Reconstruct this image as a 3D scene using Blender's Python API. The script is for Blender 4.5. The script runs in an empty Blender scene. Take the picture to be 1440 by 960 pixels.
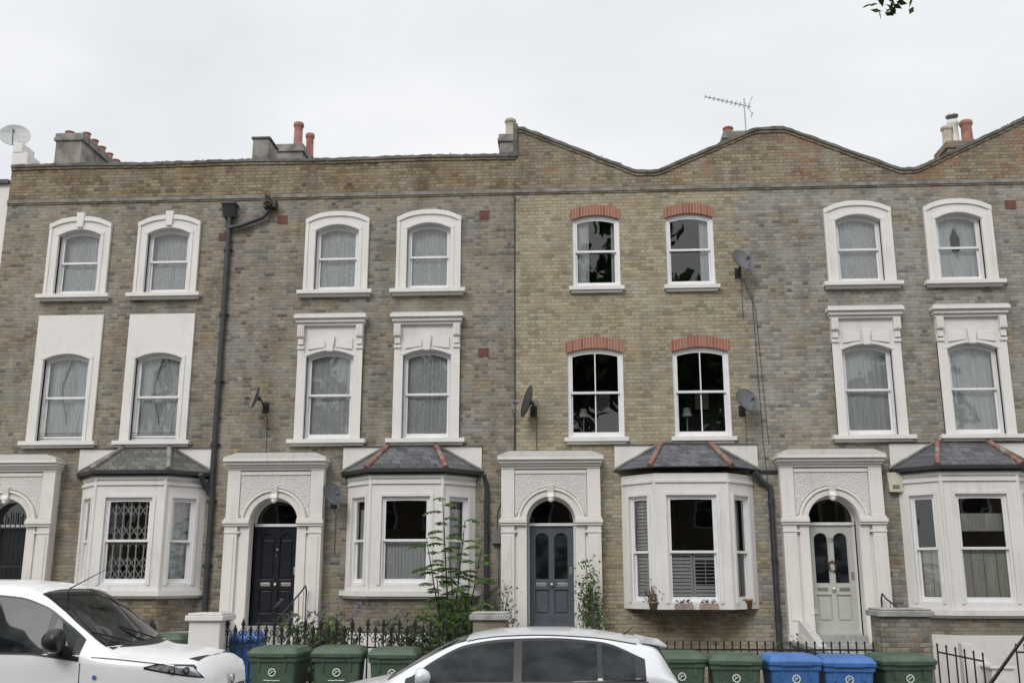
import bpy, math, random
import numpy as np
from mathutils import Vector, Matrix
random.seed(7); rng=np.random.default_rng(7)
sc=bpy.context.scene
R=math.radians
# ------------------------------------------------------------ materials
MATS={}
def newmat(name):
    m=bpy.data.materials.new(name); m.use_nodes=True
    nt=m.node_tree; nt.nodes.clear()
    out=nt.nodes.new('ShaderNodeOutputMaterial')
    MATS[name]=m
    return m,nt,out
class NB:
    def __init__(s,nt): s.nt=nt
    def n(s,t,**k):
        x=s.nt.nodes.new(t)
        for a,b in k.items(): setattr(x,a,b)
        return x
    def L(s,a,b): s.nt.links.new(a,b)
    def setin(s,sock,v):
        if hasattr(v,'links') or isinstance(v,bpy.types.NodeSocket): s.L(v,sock)
        else: sock.default_value=v
    def math(s,op,a,b=None,c=None,clamp=False):
        x=s.n('ShaderNodeMath',operation=op); x.use_clamp=clamp
        s.setin(x.inputs[0],a)
        if b is not None: s.setin(x.inputs[1],b)
        if c is not None: s.setin(x.inputs[2],c)
        return x.outputs[0]
    def mix(s,f,a,b,mode='MIX'):
        x=s.n('ShaderNodeMix',data_type='RGBA',blend_type=mode)
        s.setin(x.inputs[0],f)
        for i,v in((6,a),(7,b)):
            if isinstance(v,tuple) and len(v)==3: v=(*v,1)
            s.setin(x.inputs[i],v)
        return x.outputs[2]
    def noise(s,vec,scale,detail=4,rough=.55,dist=0):
        x=s.n('ShaderNodeTexNoise'); x.inputs['Scale'].default_value=scale
        x.inputs['Detail'].default_value=detail; x.inputs['Roughness'].default_value=rough
        x.inputs['Distortion'].default_value=dist
        if vec is not None: s.L(vec,x.inputs['Vector'])
        return x.outputs['Fac']
    def ramp(s,f,stops,interp='LINEAR'):
        x=s.n('ShaderNodeValToRGB'); cr=x.color_ramp; cr.interpolation=interp
        while len(cr.elements)>1: cr.elements.remove(cr.elements[-1])
        for i,(p,c) in enumerate(stops):
            if not isinstance(c,tuple): c=(c,c,c)
            e=cr.elements[0] if i==0 else cr.elements.new(p)
            e.position=p; e.color=(*c[:3],1)
        s.L(f,x.inputs[0]); return x.outputs[0]
    def mr(s,v,a,b,c=0,d=1):
        x=s.n('ShaderNodeMapRange'); s.setin(x.inputs[0],v)
        for i,k in enumerate((a,b,c,d)): x.inputs[i+1].default_value=k
        return x.outputs[0]
    def scalev(s,vec,sv):
        x=s.n('ShaderNodeVectorMath',operation='MULTIPLY'); s.L(vec,x.inputs[0]); x.inputs[1].default_value=sv
        return x.outputs[0]
    def bump(s,h,st,dist=.01):
        x=s.n('ShaderNodeBump'); x.inputs['Strength'].default_value=st; x.inputs['Distance'].default_value=dist
        s.L(h,x.inputs['Height']); return x.outputs[0]
    def bsdf(s,out,col,rough=.8,metal=0,spec=.5,normal=None,coat=0):
        x=s.n('ShaderNodeBsdfPrincipled')
        if isinstance(col,tuple): col=(*col[:3],1)
        s.setin(x.inputs['Base Color'],col); s.setin(x.inputs['Roughness'],rough)
        x.inputs['Metallic'].default_value=metal; x.inputs['Specular IOR Level'].default_value=spec
        x.inputs['Coat Weight'].default_value=coat; x.inputs['Coat Roughness'].default_value=.03
        if normal is not None: s.L(normal,x.inputs['Normal'])
        s.L(x.outputs[0],out.inputs[0]); return x
def simple(name,col,rough=.6,metal=0,spec=.5,var=.25,scale=6,bump=0,coat=0,vs=(1,1,1)):
    m,nt,out=newmat(name); b=NB(nt)
    g=b.n('ShaderNodeNewGeometry'); v=b.scalev(g.outputs['Position'],vs)
    nz=b.noise(v,scale,3,.6)
    f=b.mr(nz,.3,.7)
    dark=tuple(c*(1-var) for c in col); lite=tuple(min(1,c*(1+var*.6)) for c in col)
    c=b.mix(f,dark,lite)
    nm=None
    if bump: nm=b.bump(b.noise(v,scale*8,2),bump,.01)
    b.bsdf(out,c,rough,metal,spec,nm,coat); return m
def brick_mat(name,colsA,colsB,mortar,bias=.5,xsplit=None,soot=.35,rh=.068,per=.30,gain=1):
    m,nt,out=newmat(name); b=NB(nt)
    g=b.n('ShaderNodeNewGeometry'); P=g.outputs['Position']
    sp=b.n('ShaderNodeSeparateXYZ'); b.L(P,sp.inputs[0]); X,Y,Z=sp.outputs
    sn=b.n('ShaderNodeSeparateXYZ'); b.L(g.outputs['True Normal'],sn.inputs[0])
    wob=b.math('MULTIPLY',b.math('SUBTRACT',b.noise(P,1.3,1),.5),.035)
    wob2=b.math('MULTIPLY',b.math('SUBTRACT',b.noise(P,9,1),.5),.024)
    Zw=b.math('ADD',b.math('ADD',Z,wob),wob2)
    u=b.math('SUBTRACT',b.math('MULTIPLY',Y,sn.outputs[0]),b.math('MULTIPLY',X,sn.outputs[1]))
    u=b.math('ADD',u,wob2)
    zr=b.math('DIVIDE',Zw,rh); row=b.math('FLOOR',zr); fz=b.math('SUBTRACT',zr,row)
    odd=b.math('MULTIPLY',b.math('FLOORED_MODULO',row,2.0),.5)
    p0=b.math('ADD',b.math('DIVIDE',u,per),odd); fl=b.math('FLOOR',p0); fr=b.math('SUBTRACT',p0,fl)
    isH=b.math('GREATER_THAN',fr,.667)
    idx=b.math('ADD',b.math('MULTIPLY',fl,2.0),isH)
    cv=b.n('ShaderNodeCombineXYZ'); b.L(idx,cv.inputs[0]); b.L(row,cv.inputs[1])
    wn=b.n('ShaderNodeTexWhiteNoise',noise_dimensions='2D'); b.L(cv.outputs[0],wn.inputs['Vector'])
    dx=b.math('MINIMUM',b.math('MINIMUM',fr,b.math('SUBTRACT',1.0,fr)),b.math('ABSOLUTE',b.math('SUBTRACT',fr,.667)))
    dx=b.math('MULTIPLY',dx,per)
    dz=b.math('MULTIPLY',b.math('MINIMUM',fz,b.math('SUBTRACT',1.0,fz)),rh)
    d=b.math('MINIMUM',dx,dz)
    mort=b.mr(d,.004,.009,1,0)
    k=len(colsA)
    cA=b.ramp(wn.outputs['Value'],[(i/(k-1),c) for i,c in enumerate(colsA)])
    k=len(colsB)
    cB=b.ramp(wn.outputs['Value'],[(i/(k-1),c) for i,c in enumerate(colsB)])
    nz=b.noise(P,.6,5,.65)
    sepc=b.n('ShaderNodeSeparateColor'); b.L(wn.outputs['Color'],sepc.inputs[0])
    f=b.math('ADD',nz,b.math('MULTIPLY',b.math('SUBTRACT',sepc.outputs[1],.5),.25))
    if xsplit: f=b.math('ADD',f,b.mr(X,xsplit[0],xsplit[1],-.25,.35))
    f=b.mr(f,bias-.08,bias+.08)
    c=b.mix(f,cA,cB)
    mn=b.noise(P,2.6,4,.7)
    mc=b.mix(b.mr(mn,.38,.62),tuple(v*.52 for v in mortar),mortar)
    c=b.mix(b.math('MULTIPLY',mort,.9),c,mc)
    # weathering: rain-washed pale zones, sooted zones, brown stains
    st=b.noise(b.scalev(P,(1.5,1.5,.45)),1.0,6,.68)
    c=b.mix(b.mr(st,.46,.68,0,soot),c,(.46,.46,.48),'MULTIPLY')
    c=b.mix(b.mr(st,.43,.25,0,.45),c,(.48,.46,.41))
    c=b.mix(b.mr(b.noise(b.scalev(P,(1,1,1.4)),1.7,4,.7),.47,.68,0,.75),c,(.92,.78,.60),'MULTIPLY')
    fn=b.noise(P,38,2,.7)
    c=b.mix(b.mr(fn,.3,.7,.0,.35),c,(.6,.6,.6),'MULTIPLY')
    h=b.math('SUBTRACT',b.math('ADD',b.math('MULTIPLY',fn,.35),b.math('MULTIPLY',sepc.outputs[0],.3)),b.math('MULTIPLY',mort,.8))
    b.bsdf(out,c,.93,0,.2,b.bump(h,.8,.012)); return m
G=[(.165,.152,.136),(.255,.235,.205),(.305,.28,.238),(.345,.312,.25),(.262,.248,.224),(.385,.348,.285),(.125,.115,.105)]
Yl=[(.28,.24,.17),(.385,.335,.24),(.435,.38,.27),(.475,.42,.305),(.355,.312,.24),(.49,.45,.345)]
Tn=[(.20,.172,.132),(.32,.275,.205),(.38,.325,.23),(.27,.235,.185),(.42,.36,.255)]
Br=[(.18,.137,.092),(.29,.222,.142),(.35,.275,.17),(.225,.18,.13),(.39,.31,.195),(.14,.118,.095)]
Rd=[(.31,.15,.10),(.36,.21,.135),(.27,.19,.13),(.35,.26,.17),(.24,.17,.13)]
GD=[(.215,.207,.196),(.305,.293,.27),(.355,.338,.304),(.40,.378,.332),(.28,.272,.257),(.44,.418,.373),(.155,.152,.148)]
brick_mat('brick_grey_tan',G,Tn,(.46,.44,.39),.54,soot=.65)
brick_mat('brick_grey_stock',G,Tn,(.47,.45,.405),.56,soot=.6)
brick_mat('brick_yellow',Yl,GD,(.48,.44,.36),.60,xsplit=(2.9,3.6),soot=.45)
brick_mat('brick_pale_grey',GD,Tn,(.48,.46,.42),.60,soot=.55)
brick_mat('brick_parapet_brown',Br,Tn,(.29,.25,.185),.52,soot=.8)
brick_mat('brick_parapet_buff',Tn,Rd,(.33,.295,.225),.66,soot=.75)
brick_mat('brick_parapet_red',Tn,Rd,(.30,.265,.205),.55,soot=.75)
brick_mat('brick_garden',Tn,G,(.38,.365,.33),.5,soot=.5)
def redarch():
    m,nt,out=newmat('brick_red_arch'); b=NB(nt)
    g=b.n('ShaderNodeNewGeometry'); P=g.outputs['Position']
    sp=b.n('ShaderNodeSeparateXYZ'); b.L(P,sp.inputs[0])
    xs=b.math('DIVIDE',sp.outputs[0],.058); fl=b.math('FLOOR',xs); fr=b.math('SUBTRACT',xs,fl)
    wn=b.n('ShaderNodeTexWhiteNoise',noise_dimensions='1D'); b.L(fl,wn.inputs['W'])
    c=b.ramp(wn.outputs[0],[(0,(.26,.105,.07)),(.5,(.36,.15,.10)),(1,(.33,.18,.13))])
    mt=b.mr(b.math('MINIMUM',fr,b.math('SUBTRACT',1.0,fr)),.05,.14,1,0)
    c=b.mix(mt,c,(.38,.31,.26)); b.bsdf(out,c,.9,0,.2)
redarch()
def stucco(name,col,grime=.35,bump=.25,verm=False):
    m,nt,out=newmat(name); b=NB(nt)
    g=b.n('ShaderNodeNewGeometry'); P=g.outputs['Position']
    st=b.noise(b.scalev(P,(6,6,.8)),1.5,4,.65)
    bl=b.noise(P,1.3,4,.65)
    f=b.math('MULTIPLY',b.mr(st,.48,.75),b.mr(bl,.4,.7))
    c=b.mix(b.math('MULTIPLY',f,grime),col,(.36,.34,.30))
    c=b.mix(b.mr(bl,.35,.65,0,.18),c,(.60,.56,.51))
    fn=b.noise(P,25,3,.7)
    c=b.mix(b.mr(fn,.3,.7,0,.08),c,(.45,.43,.40))
    sn=b.n('ShaderNodeSeparateXYZ'); b.L(g.outputs['True Normal'],sn.inputs[0])
    up=b.math('MULTIPLY',b.mr(sn.outputs[2],.5,.9),b.mr(fn,.3,.6,.2,.7))
    c=b.mix(up,c,(.25,.25,.22))
    h=fn; bs=bump; dist=.004
    if verm:
        vo=b.n('ShaderNodeTexVoronoi',feature='DISTANCE_TO_EDGE'); vo.inputs['Scale'].default_value=24; vo.inputs['Randomness'].default_value=1
        b.L(P,vo.inputs['Vector'])
        h=b.mr(vo.outputs[0],.0,.28); c=b.mix(b.mr(h,0,.6,.30,0),c,(.38,.37,.36)); bs=.6; dist=.015
    b.bsdf(out,c,.75,0,.3,b.bump(h,bs,dist))
stucco('stucco_white',(.80,.775,.75),.45)
stucco('stucco_cream',(.80,.765,.73),.42)
stucco('stucco_vermiculated',(.79,.765,.735),.35,verm=True)
stucco('stucco_mossy',(.60,.59,.56),1.0)
simple('paint_frame',(.80,.80,.80),.45,var=.06)
simple('paint_grille',(.86,.86,.85),.5,var=.04)
def glassm(name,refl=.10,tint=(.97,.985,.985)):
    m,nt,out=newmat(name); b=NB(nt)
    t=b.n('ShaderNodeBsdfTransparent'); t.inputs[0].default_value=(*tint,1)
    gl=b.n('ShaderNodeBsdfGlossy'); gl.inputs['Roughness'].default_value=.015
    g=b.n('ShaderNodeNewGeometry')
    nz=b.noise(g.outputs['Position'],1.7,1)
    b.L(b.bump(nz,.06,.05),gl.inputs['Normal'])
    lw=b.n('ShaderNodeFresnel'); lw.inputs['IOR'].default_value=1.5
    f=b.math('ADD',b.math('MULTIPLY',lw.outputs[0],1.3),refl,clamp=True)
    mx=b.n('ShaderNodeMixShader'); b.L(f,mx.inputs[0]); b.L(t.outputs[0],mx.inputs[1]); b.L(gl.outputs[0],mx.inputs[2])
    b.L(mx.outputs[0],out.inputs[0])
glassm('window_glass',.07)
def cloth(name,col,lace=False):
    m,nt,out=newmat(name); b=NB(nt)
    g=b.n('ShaderNodeNewGeometry'); P=g.outputs['Position']
    n1=b.noise(b.scalev(P,(14,4,1.0)),2.2,3)
    c=b.mix(b.mr(n1,.3,.7),tuple(x*.78 for x in col),col)
    if lace:
        vo=b.n('ShaderNodeTexVoronoi'); vo.inputs['Scale'].default_value=17; b.L(b.scalev(P,(1,.2,.8)),vo.inputs['Vector'])
        c=b.mix(b.mr(vo.outputs[0],.25,.6,0,.35),c,tuple(x*.5 for x in col))
    d=b.n('ShaderNodeBsdfDiffuse'); b.L(c,d.inputs[0])
    b.L(d.outputs[0],out.inputs[0])
cloth('net_curtain',(.94,.95,.96),True); cloth('plain_curtain',(.92,.94,.94)); cloth('cream_blind',(.86,.84,.76))
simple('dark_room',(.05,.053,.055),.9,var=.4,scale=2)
def slate(name,c1,c2):
    m,nt,out=newmat(name); b=NB(nt)
    g=b.n('ShaderNodeNewGeometry'); P=g.outputs['Position']
    sp=b.n('ShaderNodeSeparateXYZ'); b.L(P,sp.inputs[0])
    zr=b.math('DIVIDE',sp.outputs[2],.085); row=b.math('FLOOR',zr); fz=b.math('SUBTRACT',zr,row)
    u=b.math('ADD',b.math('DIVIDE',b.math('ADD',sp.outputs[0],b.math('MULTIPLY',sp.outputs[1],.6)),.17),b.math('MULTIPLY',b.math('FLOORED_MODULO',row,2.0),.5))
    fl=b.math('FLOOR',u); fr=b.math('SUBTRACT',u,fl)
    cv=b.n('ShaderNodeCombineXYZ'); b.L(fl,cv.inputs[0]); b.L(row,cv.inputs[1])
    wn=b.n('ShaderNodeTexWhiteNoise',noise_dimensions='2D'); b.L(cv.outputs[0],wn.inputs['Vector'])
    c=b.mix(wn.outputs['Value'],c1,c2)
    e=b.math('MAXIMUM',b.mr(fz,0,.14,1,0),b.mr(b.math('MINIMUM',fr,b.math('SUBTRACT',1.0,fr)),.0,.05,1,0))
    c=b.mix(b.math('MULTIPLY',e,.7),c,(.025,.025,.027))
    ms=b.noise(P,5,3,.7); c=b.mix(b.mr(ms,.55,.72,0,.5),c,(.15,.15,.11))
    b.bsdf(out,c,.6,0,.4,b.bump(b.math('SUBTRACT',b.math('MULTIPLY',wn.outputs['Value'],.4),e),.6,.012))
slate('roof_slate',(.07,.075,.085),(.15,.155,.165))
slate('roof_slate_mossy',(.085,.085,.08),(.17,.17,.15))
simple('hip_tile_terracotta',(.27,.14,.11),.85,var=.5,scale=9)
simple('coping_dark',(.15,.145,.135),.9,var=.5,scale=4,bump=.4)
simple('string_stone',(.25,.24,.215),.9,var=.45,scale=5,bump=.3)
simple('pipe_black',(.045,.05,.055),.45,var=.3,scale=5)
simple('iron_black',(.022,.022,.025),.5,var=.3,scale=9)
simple('gutter_black',(.03,.03,.033),.4,var=.3)
simple('door_black',(.016,.018,.024),.25,var=.2,spec=.5)
simple('door_blue_grey',(.095,.112,.135),.38,var=.15)
simple('door_sage',(.52,.53,.485),.45,var=.06)
simple('brass_dull',(.55,.53,.48),.35,metal=.8,var=.2)
simple('airbrick_red',(.22,.085,.065),.9,var=.4,scale=30)
simple('chimney_render',(.26,.245,.22),.95,var=.55,scale=3,bump=.5)
simple('chimney_pot_red',(.37,.18,.14),.85,var=.35,scale=6)
simple('chimney_pot_buff',(.52,.45,.35),.85,var=.3,scale=6)
simple('steel_grey',(.35,.36,.37),.35,metal=.7,var=.2)
simple('dish_grey',(.13,.135,.145),.5,var=.25)
simple('dish_pale',(.45,.46,.46),.5,var=.2)
simple('alarm_cream',(.62,.58,.46),.5,var=.15)
simple('meter_grey',(.17,.18,.18),.5,var=.2)
simple('bin_green',(.065,.108,.07),.5,var=.3,scale=4,bump=.1)
simple('bin_blue',(.055,.165,.43),.45,var=.25,scale=4,bump=.1)
simple('bin_logo',(.65,.70,.65),.6,var=.1)
simple('rubber',(.02,.02,.02),.8,var=.3)
simple('car_white',(.86,.865,.87),.3,var=.02,scale=1.5,coat=.4)
simple('car_silver',(.72,.735,.76),.3,metal=.1,var=.03,scale=1.5,coat=.5)
simple('car_dark',(.02,.022,.028),.25,metal=.3,var=.03,scale=1.5,coat=.6)
simple('car_black_trim',(.014,.014,.016),.4,var=.2)
def carglass():
    m,nt,out=newmat('car_glass'); b=NB(nt)
    g=b.n('ShaderNodeNewGeometry')
    n=b.noise(b.scalev(g.outputs['Position'],(1,1,1.6)),2.6,3,.6)
    c=b.mix(b.mr(n,.42,.62),(.008,.010,.012),(.035,.04,.042))  # mottled reflections painted into the glass colour
    b.bsdf(out,c,.03,0,.22)
carglass()
simple('alloy',(.5,.5,.52),.3,metal=.9,var=.1)
simple('lamp_clear',(.50,.52,.55),.12,metal=.6,var=.5,scale=25,coat=1)
simple('lamp_red',(.35,.02,.02),.15,var=.2,coat=1)
simple('terracotta',(.40,.19,.12),.85,var=.3)
simple('plastic_pot',(.34,.27,.22),.8,var=.3)
simple('bark',(.09,.07,.05),.95,var=.5,scale=14,bump=.6)
def leafm(name,c1,c2):
    m,nt,out=newmat(name); b=NB(nt)
    g=b.n('ShaderNodeNewGeometry')
    c=b.mix(g.outputs['Random Per Island'],c1,c2)
    d=b.n('ShaderNodeBsdfDiffuse'); b.L(c,d.inputs[0])
    t=b.n('ShaderNodeBsdfTranslucent'); b.L(c,t.inputs[0])
    mx=b.n('ShaderNodeMixShader'); mx.inputs[0].default_value=.35; b.L(d.outputs[0],mx.inputs[1]); b.L(t.outputs[0],mx.inputs[2])
    b.L(mx.outputs[0],out.inputs[0])
leafm('leaf_green',(.045,.09,.03),(.12,.19,.065))
leafm('leaf_sapling',(.075,.14,.045),(.18,.26,.11))
leafm('leaf_dark',(.012,.028,.010),(.04,.075,.022))
leafm('leaf_grey',(.10,.13,.08),(.20,.23,.15))
leafm('flower_purple',(.28,.16,.34),(.45,.30,.50))
leafm('flower_dry',(.16,.10,.10),(.26,.18,.16))
simple('asphalt',(.055,.055,.056),.9,var=.3,scale=3,bump=.5)
simple('kerb_granite',(.27,.265,.255),.85,var=.3,scale=10,bump=.3)
simple('road_paint',(.72,.72,.70),.7,var=.3,scale=9)
simple('earth',(.085,.075,.05),.95,var=.5,scale=5,bump=.6)
simple('step_stone',(.36,.355,.34),.85,var=.35,scale=5,bump=.3)
simple('brick_far',(.22,.18,.13),.9,var=.3,scale=3)
def paving():
    m,nt,out=newmat('paving_slabs'); b=NB(nt)
    g=b.n('ShaderNodeNewGeometry')
    bt=b.n('ShaderNodeTexBrick'); b.L(g.outputs['Position'],bt.inputs['Vector'])
    bt.inputs['Color1'].default_value=(.24,.235,.225,1); bt.inputs['Color2'].default_value=(.31,.30,.285,1); bt.inputs['Mortar'].default_value=(.10,.10,.095,1)
    bt.inputs['Scale'].default_value=1; bt.inputs['Mortar Size'].default_value=.008; bt.inputs['Brick Width'].default_value=.75; bt.inputs['Row Height'].default_value=.6
    n=b.noise(g.outputs['Position'],4,3); c=b.mix(b.mr(n,.35,.7,0,.4),bt.outputs[0],(.12,.12,.11))
    b.bsdf(out,c,.85)
paving()
# ------------------------------------------------------------ mesh builder
class MB:
    def __init__(s): s.v=[]; s.f=[]; s.m=[]; s.T=None; s.sm=[]
    def add(s,vs,fs,mat,smooth=False):
        o=len(s.v)
        if s.T is not None: vs=[tuple(s.T@Vector(p)) for p in vs]
        s.v+= [tuple(p) for p in vs]
        s.f+=[tuple(i+o for i in f) for f in fs]; s.m+=[mat]*len(fs); s.sm+=[smooth]*len(fs)
    def box(s,x0,x1,y0,y1,z0,z1,mat):
        s.add([(x0,y0,z0),(x1,y0,z0),(x1,y1,z0),(x0,y1,z0),(x0,y0,z1),(x1,y0,z1),(x1,y1,z1),(x0,y1,z1)],
              [(0,3,2,1),(4,5,6,7),(0,1,5,4),(1,2,6,5),(2,3,7,6),(3,0,4,7)],mat)
    def strip(s,xs,zb,zt,y0,y1,mat):
        n=len(xs); v=[]
        for x in xs:
            a=zb(x) if callable(zb) else zb; c=zt(x) if callable(zt) else zt
            v+=[(x,y0,a),(x,y0,c),(x,y1,c),(x,y1,a)]
        f=[]
        for i in range(n-1):
            a=4*i; c=a+4
            f+=[(a,c,c+1,a+1),(a+1,c+1,c+2,a+2),(a+2,c+2,c+3,a+3),(a+3,c+3,c,a)]
        f+=[(0,1,2,3),(4*n-4,4*n-1,4*n-2,4*n-3)]
        s.add(v,f,mat)
    def hprism(s,poly,z0,z1,mat):
        n=len(poly)
        s.add([(x,y,z0) for x,y in poly]+[(x,y,z1) for x,y in poly],
              [tuple(range(n-1,-1,-1)),tuple(range(n,2*n))]+[(i,(i+1)%n,(i+1)%n+n,i+n) for i in range(n)],mat)
    def xprism(s,poly,x0,x1,mat):
        n=len(poly)
        s.add([(x0,y,z) for y,z in poly]+[(x1,y,z) for y,z in poly],
              [tuple(range(n)),tuple(range(2*n-1,n-1,-1))]+[(i,i+n,(i+1)%n+n,(i+1)%n) for i in range(n)],mat)
    def yprism(s,poly,y0,y1,mat):
        n=len(poly)
        s.add([(x,y0,z) for x,z in poly]+[(x,y1,z) for x,z in poly],
              [tuple(range(n)),tuple(range(2*n-1,n-1,-1))]+[(i,i+n,(i+1)%n+n,(i+1)%n) for i in range(n)],mat)
    def tube(s,pts,r,mat,n=8,cap=True):
        pts=[Vector(p) for p in pts]; rs=r if isinstance(r,(list,tuple)) else [r]*len(pts)
        v=[];f=[]
        for i,p in enumerate(pts):
            d=(pts[min(i+1,len(pts)-1)]-pts[max(i-1,0)]).normalized()
            a=d.cross(Vector((0,0,1)))
            if a.length<.05: a=d.cross(Vector((1,0,0)))
            a.normalize(); c=d.cross(a)
            for k in range(n):
                t=2*math.pi*k/n; v.append(p+(a*math.cos(t)+c*math.sin(t))*rs[i])
        for i in range(len(pts)-1):
            for k in range(n):
                f.append((i*n+k,i*n+(k+1)%n,(i+1)*n+(k+1)%n,(i+1)*n+k))
        s.add(v,f,mat,True)
        if cap: s.add([v[k] for k in range(n)]+[v[-n+k] for k in range(n)],[tuple(range(n-1,-1,-1)),tuple(range(n,2*n))],mat)
    def lathe(s,prof,c,mat,n=16,axis=None):
        v=[];f=[]
        M=Matrix.Identity(3) if axis is None else Vector((0,0,1)).rotation_difference(Vector(axis)).to_matrix()
        for r,z in prof:
            for k in range(n):
                t=2*math.pi*k/n; v.append(M@Vector((r*math.cos(t),r*math.sin(t),z))+Vector(c))
        for i in range(len(prof)-1):
            for k in range(n): f.append((i*n+k,i*n+(k+1)%n,(i+1)*n+(k+1)%n,(i+1)*n+k))
        s.add(v,f,mat,True)
    def leaf(s,p,size,mat,asp=1.8,up=.0):
        d=Vector(rng.normal(size=3)); d.z+=up; d.normalize()
        e=d.cross(Vector(rng.normal(size=3))).normalized()
        p=Vector(p); a=d*size*asp*.5; c=e*size*.5
        s.add([p-a,p+c*.9,p+a,p-c*.9],[(0,1,2,3)],mat)
    def build(s,name,parent=None,bevel=0):
        me=bpy.data.meshes.new(name); me.from_pydata(s.v,[],s.f)
        names=[]
        for m in s.m:
            if m not in names: names.append(m)
        for n in names: me.materials.append(MATS[n])
        idx={n:i for i,n in enumerate(names)}
        me.polygons.foreach_set('material_index',[idx[m] for m in s.m])
        me.polygons.foreach_set('use_smooth',s.sm)
        me.update()
        o=bpy.data.objects.new(name,me); sc.collection.objects.link(o)
        if parent: o.parent=parent
        if bevel:
            b=o.modifiers.new('bevel','BEVEL'); b.width=bevel; b.segments=2; b.limit_method='ANGLE'; b.angle_limit=R(40)
        return o
def empty(name,loc=(0,0,0)):
    e=bpy.data.objects.new(name,None); sc.collection.objects.link(e); e.location=(0,0,0); return e
lin=np.linspace
def cosx(c,r,n=24): return [c-r*math.cos(math.pi*i/n) for i in range(n+1)]
# ------------------------------------------------------------ facade pieces
def wall_sheet(mb,x0,x1,z0,z1,holes,y,mat):
    xs=sorted({x0,x1,*[h[0] for h in holes],*[h[1] for h in holes]}); xs=[x for x in xs if x0<=x<=x1]
    zs=sorted({z0,z1,*[h[2] for h in holes],*[h[3] for h in holes]}); zs=[z for z in zs if z0<=z<=z1]
    for i in range(len(xs)-1):
        for j in range(len(zs)-1):
            cx=(xs[i]+xs[i+1])/2; cz=(zs[j]+zs[j+1])/2
            if any(h[0]<cx<h[1] and h[2]<cz<h[3] for h in holes): continue
            mb.add([(xs[i],y,zs[j]),(xs[i+1],y,zs[j]),(xs[i+1],y,zs[j+1]),(xs[i],y,zs[j+1])],[(0,1,2,3)],mat)
def tunnel(mb,x0,x1,z0,z1,ya,yb,mat,back=False):
    v=[(x0,ya,z0),(x1,ya,z0),(x1,ya,z1),(x0,ya,z1),(x0,yb,z0),(x1,yb,z0),(x1,yb,z1),(x0,yb,z1)]
    f=[(0,1,5,4),(1,2,6,5),(2,3,7,6),(3,0,4,7)]
    if back: f.append((4,5,6,7))
    mb.add(v,f,mat)
def curtain(mb,x0,x1,z0,z1,y,mat,waves=7,amp=.02,side=None):
    n=max(24,int(waves*9)); nz=6; v=[];f=[]
    ph=random.random()*6
    for j in range(nz+1):
        t=j/nz
        for i in range(n+1):
            s=i/n; x=x0+(x1-x0)*s
            if side:
                k=1-.38*math.sin(math.pi*min(1,(1-t)*1.25))**1.5
                x = x0+(x-x0)*k if side<0 else x1-(x1-x)*k
            yy=y+amp*math.sin(s*waves*2*math.pi+ph+.7*math.sin(s*9+ph)+.4*t)*(.6+.4*math.sin(s*13+ph))
            v.append((x,yy,z0+(z1-z0)*t+ (.012*math.sin(s*waves*6.28+ph) if j==0 else 0)))
    for j in range(nz):
        for i in range(n):
            a=j*(n+1)+i; f.append((a,a+1,a+n+2,a+n+1))
    mb.add(v,f,mat,True)
def sash(mb,cx,w,z0,zs,rise,y=.07,bars=False,fm='paint_frame',fw=.045,mid=None):
    """sliding sash window: outer box, upper + lower sash, meeting rail, panes"""
    x0,x1=cx-w/2,cx+w/2
    arc=lambda x:zs+rise*(1-((x-cx)/(w/2))**2)
    xs=list(lin(x0,x1,17))
    f=fw
    mb.box(x0,x0+f,y,y+.09,z0,zs+rise,fm); mb.box(x1-f,x1,y,y+.09,z0,zs+rise,fm)
    mb.strip(xs,lambda x:arc(x)-f,lambda x:zs+rise+.02,y+.001,y+.089,fm)
    mb.box(x0+f,x1-f,y-.01,y+.09,z0,z0+.035,fm)
    zm=mid if mid else (z0+zs+rise)/2
    g=.035
    a0,a1=x0+f,x1-f
    xi=list(lin(a0,a1,15)); ar2=lambda x:arc(x)-f
    mb.box(a0,a0+g,y+.012,y+.045,zm,zs-f+rise*.4,fm); mb.box(a1-g,a1,y+.012,y+.045,zm,zs-f+rise*.4,fm)
    mb.strip(xi,lambda x:ar2(x)-g,ar2,y+.014,y+.044,fm)
    mb.box(a0,a1,y+.010,y+.047,zm-.02,zm+.022,fm)
    mb.box(a0,a0+g,y+.05,y+.08,z0+.035,zm,fm); mb.box(a1-g,a1,y+.05,y+.08,z0+.035,zm,fm)
    mb.box(a0,a1,y+.048,y+.082,z0+.035,z0+.105,fm)
    if bars:
        mb.box(cx-.011,cx+.011,y+.016,y+.043,zm,ar2(cx)-g+.01,fm); mb.box(cx-.011,cx+.011,y+.054,y+.078,z0+.1,zm,fm)
    v=[];fs=[]
    n=len(xi)
    for x in xi: v+=[(x,y+.03,zm),(x,y+.03,ar2(x)-.01)]
    for i in range(n-1): fs.append((2*i,2*i+2,2*i+3,2*i+1))
    mb.add(v,fs,'window_glass')
    mb.add([(a0,y+.065,z0+.05),(a1,y+.065,z0+.05),(a1,y+.065,zm),(a0,y+.065,zm)],[(0,1,2,3)],'window_glass')
def sill(mb,cx,w,z,mat='stucco_white',proj=.13):
    mb.box(cx-w/2,cx+w/2,-proj,.06,z-.085,z-.01,mat); mb.box(cx-w/2+.04,cx+w/2-.04,-proj*.6,.05,z-.13,z-.086,mat)
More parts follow.
